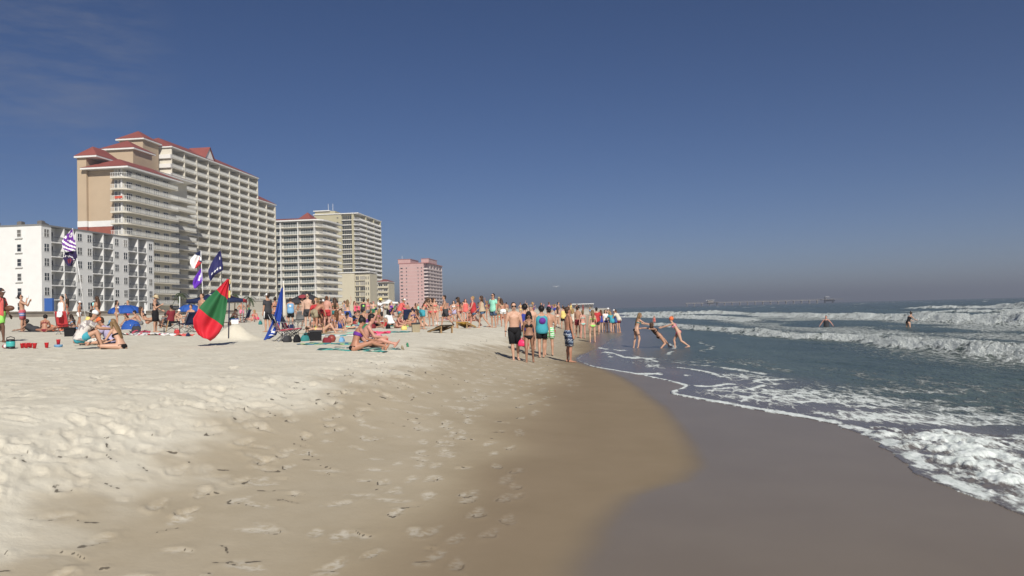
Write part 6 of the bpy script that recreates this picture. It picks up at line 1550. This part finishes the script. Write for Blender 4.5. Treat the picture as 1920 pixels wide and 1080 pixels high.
# bags, balls and bottles among the towels
def bag(px, D, s, m, label, yaw=0.0):
    r = empty('beach_bag', onsand(px, D), yaw, label, 'bag'); mb = MB()
    mb.tube([(0, 0, -.02), (0, 0, .06), (0, 0, .18), (0, 0, .26), (0, 0, .29)], [(.20, .11), (.23, .13), (.21, .11), (.17, .06), (.14, .02)], 12, up=(1, 0, 0)); mb.v = [(x * s, y * s + .02 * math.sin(20 * x), z * s) for x, y, z in mb.v]; mb.build('sack', m, r, True)
    for yy in (-.03, .03): MB().tube([V3(-.11, yy, .25) * s, V3(-.08, yy * 1.4, .37) * s, V3(.08, yy * 1.4, .37) * s, V3(.11, yy, .25) * s], .010 * s, 6).build('strap', m, r, True)
for a in ((538, 24.4, 1.0, 'charcoal', 'dark grey bag under the star patterned camp chair'), (556, 24.2, 1.15, 'black', 'bulging black bag at the foot of the second camp chair'), (571, 25, .9, 'teal', 'teal bag beside the black bulging one'), (577, 26.5, 1.1, 'black', 'black backpack between camp chairs and cooler'),
          (612, 23.5, .8, 'maroon', 'maroon bag on the green and blue towel'), (640, 24, .7, 'lightblue', 'light blue bag at the edge of the green and blue towel'), (727, 40, 1.1, 'black', 'black bag beside the woman in white t-shirt'), (699, 41.5, 1.1, 'maroon', 'maroon bag between green and black coolers'),
          (255, 36, 1.3, 'charcoal', 'grey heap-like bag near the long black skirt'), (331, 33.8, .8, 'red', 'red bag hanging low by the folding stool'), (352, 30.5, .6, 'navy', 'small navy bag alone on the sand before the big flag'), (545, 40, 1.2, 'navy', 'navy bag behind the camp chairs'),
          (430, 50, 1.1, 'brown', 'brown bag in the sand behind the big flag'), (488, 52, 1.2, 'teal', 'teal bag far behind the charcoal t-shirt'), (757, 38, .9, 'yellow', 'yellow bag beside the navy bikini'), (819, 50, 1.1, 'white', 'white bag at the feet of the bikini pair')):
    bag(a[0], a[1], a[2] * .72, FAB[a[3]], a[4], a[0] * .37)
o = MB().ball((0, 0, .11), .125, 16, 10).build('beach_ball', mat('brown_red_vinyl', (.26, .06, .045), .4, var=.06), None, True, onsand(621, 24)); tag(o, 'round brown red ball lying on the green and blue towel', 'ball')
def cornhole(px, D, yaw, mtop, mside, label):
    r = empty('cornhole_board', onsand(px, D), yaw, label, 'game board')
    L, w_, h0, h1 = 1.15, .60, .07, .30
    def z(y): return h0 + (h1 - h0) * y / L
    mb = MB(); rim = [(.0 + .085 * math.cos(k * math.pi / 8), L - .24 + .085 * math.sin(k * math.pi / 8)) for k in range(16)]
    sq = []
    for k in range(16):
        c, s = math.cos(k * math.pi / 8), math.sin(k * math.pi / 8); q = max(abs(c), abs(s)); sq.append((c / q * w_ / 2, L - .24 + s / q * .235))
    v = [(x, y, z(y)) for x, y in rim] + [(x, y, z(y)) for x, y in sq]
    mb.add(v, [(k, (k + 1) % 16, 16 + (k + 1) % 16, 16 + k) for k in range(16)]); mb.add([(-w_ / 2, 0, h0), (w_ / 2, 0, h0), (w_ / 2, L - .475, z(L - .475)), (-w_ / 2, L - .475, z(L - .475))], [(0, 1, 2, 3)])
    o = mb.build('deck', mtop, r); o.modifiers.new('thickness', 'SOLIDIFY').thickness = .02
    for sx in (-1, 1): MB().add([(sx * .30, 0, h0 - .085), (sx * .30, L, h1 - .09), (sx * .30, L, h1 - .021), (sx * .30, 0, h0 - .021), (sx * .275, 0, h0 - .085), (sx * .275, L, h1 - .09), (sx * .275, L, h1 - .021), (sx * .275, 0, h0 - .021)], [(0, 1, 2, 3), (7, 6, 5, 4), (0, 4, 5, 1), (1, 5, 6, 2), (2, 6, 7, 3), (3, 7, 4, 0)]).build('side_rail', mside, r)
    for sx in (-1, 1): MB().box(sx * .255 - .02, sx * .255 + .02, L - .12, L - .03, -.02, h1 - .03).build('leg', mside, r)
cornhole(812, 33.5, R(215), M_dkwood, M_wood, 'dark wooden cornhole board with pale edges seen from its raised end')
cornhole(882, 41, R(160), mat('yellow_painted_wood', (.55, .33, .05), .6, var=.1, scale=8), M_wood, 'yellow painted cornhole board under the striding walkers')

# things in people's hands
q = who('shirtless young man'); p = joint(q, 'hR'); q2 = who('dark haired woman in black bikini walking')
pL = joint(q2, 'hR'); bagp = joint(q2, 'wL')
r = empty('handbag', joint(q2, 'wR').lerp(joint(q2, 'hR'), .7), R(176), 'hot pink handbag carried by the woman in black bikini', 'bag')
mb = MB(); mb.tube([(.01, .02, -.20), (.01, .02, -.18), (0, .02, -.11), (-.01, .02, -.05), (-.02, .02, -.02)], [(.11, .03), (.16, .055), (.165, .06), (.14, .04), (.10, .012)], 12, up=(1, 0, 0)); mb.build('pouch', mat('hot_pink_vinyl', (.85, .04, .14), .4, var=.05), r, True); MB().tube([(-.10, .02, -.03), (-.05, .02, .05), (.05, .02, .05), (.10, .02, -.03)], .010, 6).build('strap', FAB['hotpink'], r, True)
def can(loc, m, label, r_=.033, h=.13, nm='drink_can', cat='can'):
    o = MB().tube([(0, 0, -.5 * h), (0, 0, -.46 * h), (0, 0, .44 * h), (0, 0, .5 * h)], [r_ * .8, r_, r_, r_ * .75], 10).build(nm, m, None, True, loc); tag(o, label, cat)
can(joint(who('shirtless young man'), 'hL') + V3(0, -.02, -.02), mat('pale_green_glass', (.35, .45, .38), .15), 'pale bottle in the hand of the man in long black trunks', .03, .2, 'bottle', 'bottle')
can(joint(who('slim woman in brown'), 'hR') + V3(0, 0, .05), mat('bright_cyan_can', (.35, .75, .75), .3), 'bright cyan can held by the slim woman in brown bikini', .045, .16)
can(joint(who('shirtless man in striped'), 'hR') + V3(0, 0, .02), FAB['white'], 'white can at the mouth of the man in striped trunks', .04, .14)
cup(joint(who('man in green and white'), 'hR') + V3(.02, -.02, -.06), 'red plastic cup held by the man in green and white trunks', (0, 0, 0), 1.2, None)
o = MB().ball((0, 0, 0), (.15, .09, .09), 14, 8).build('football', mat('brown_leather', (.13, .06, .035), .5, var=.1), None, True, at(18, 578, 25.2)); tag(o, 'brown football in the hand of the man in coral shirt', 'ball')
for px, D, c, lab in ((763, 21.6, 'green', 'crushed dark green can upright in bare sand near the outstretched feet'), (753, 20.2, 'khaki', 'crumpled khaki can lying before the dark green one'), (719, 24.5, 'charcoal', 'small dark bottle on the sand beyond the outstretched feet'), (724, 24.6, 'red', 'small red bottle next to the dark one on the sand')):
    w = onsand(px, D, .05); o = MB().tube([(0, 0, -.06), (0, 0, -.02), (.012, 0, .03), (-.008, .01, .07)], [.034, .03, .034, .02], 8).build('drink_can', FAB[c], None, True, w); o.rotation_euler = (.5, .4, px); tag(o, lab, 'can')
# a gull over the crowd
g = empty('gull', at(1043, 538, 62), 0, 'white gull gliding above the walking couple', 'bird')
MB().tube([(0, .20, .01), (0, .12, .02), (0, 0, .01), (0, -.12, 0), (0, -.24, .01)], [.02, .045, .06, .04, .012], 8).build('body', FAB['white'], g, True)
for sx in (-1, 1):
    mb = MB(); mb.add([(sx * .03, .07, .03), (sx * .03, -.06, .03), (sx * .26, .09, .13), (sx * .26, -.02, .12), (sx * .56, -.04, .07), (sx * .03, .0, .045), (sx * .26, .04, .145)], [(0, 5, 6, 2), (5, 1, 3, 6), (2, 6, 4), (6, 3, 4), (0, 2, 3, 1), (2, 4, 3)]); mb.build('wing', FAB['white'], g)
g.scale = (.55, .55, .55)
# palms in front of the resort tower
M_frond = mat('palm_frond', (.055, .075, .03), .7, var=.2, scale=3); M_trunk = mat('palm_trunk', (.14, .11, .075), .9, var=.2, scale=5)
def palm(px, D, h, label, seed):
    rg = random.Random(seed); b = at(px, hor(px), D); zb = ground_z(b.x, b.y)
    r = empty('palm_tree', (b.x, b.y, zb), rg.uniform(0, 6), label, 'palm tree', 'palms by the garden wall')
    lx = rg.uniform(-.3, .3)
    MB().tube([(0, 0, -.3), (lx * .3, 0, h * .4), (lx, 0, h * .8), (lx * 1.2, 0, h)], [.22, .16, .15, .17], 8).build('trunk', M_trunk, r, True)
    for k in range(15):
        a = k * 2.399 + rg.uniform(-.2, .2); el = rg.uniform(-.5, 1.0); L = rg.uniform(1.3, 1.9); mb = MB(); prev = None
        pts = [V3(lx * 1.2, 0, h) + V3(math.cos(a), math.sin(a), 0) * (L * s) + V3(0, 0, L * (el * s - .95 * s * s)) for s in (0, .25, .5, .75, 1)]
        side = V3(-math.sin(a), math.cos(a), 0)
        for i in range(4):
            for sg in (-1, 1):
                for f in (0, .5):
                    p = pts[i].lerp(pts[i + 1], f); w_ = .42 * (1 - .5 * abs(i + f - 1.5) / 2.5); mb.add([p, p + (pts[i + 1] - pts[i]) * .45, p + side * sg * w_ + (pts[i + 1] - pts[i]) * .6 - V3(0, 0, .22)], [(0, 1, 2)])
            mb.bar(pts[i], pts[i + 1], .04)
        mb.build('frond', M_frond, r)
palm(440, 212, 5.2, 'taller palm right behind the big red flag, before the garden wall', 1)
palm(467, 216, 4.4, 'shorter palm before the garden wall near the navy folding chair', 2)
palm(339, 190, 5.0, 'palm at the near corner of the resort tower behind the smaller blue umbrella', 3)
# ------------------------------------------------------------------ sea haze
hz = MB(); hz.box(-9000, 14000, -60, 14000, -14, 74)
m = bpy.data.materials.new('haze'); m.use_nodes = True
n = m.node_tree.nodes; l = m.node_tree.links; n.clear()
o_ = n.new('ShaderNodeOutputMaterial'); v_ = n.new('ShaderNodeVolumePrincipled')
v_.inputs['Color'].default_value = (.82, .86, .94, 1)
v_.inputs['Density'].default_value = .00058
v_.inputs['Anisotropy'].default_value = 0.35
l.new(v_.outputs['Volume'], o_.inputs['Volume'])
haze = hz.build('haze', m); tag(haze, 'thin sea haze over the whole shore', None, None, 'stuff')
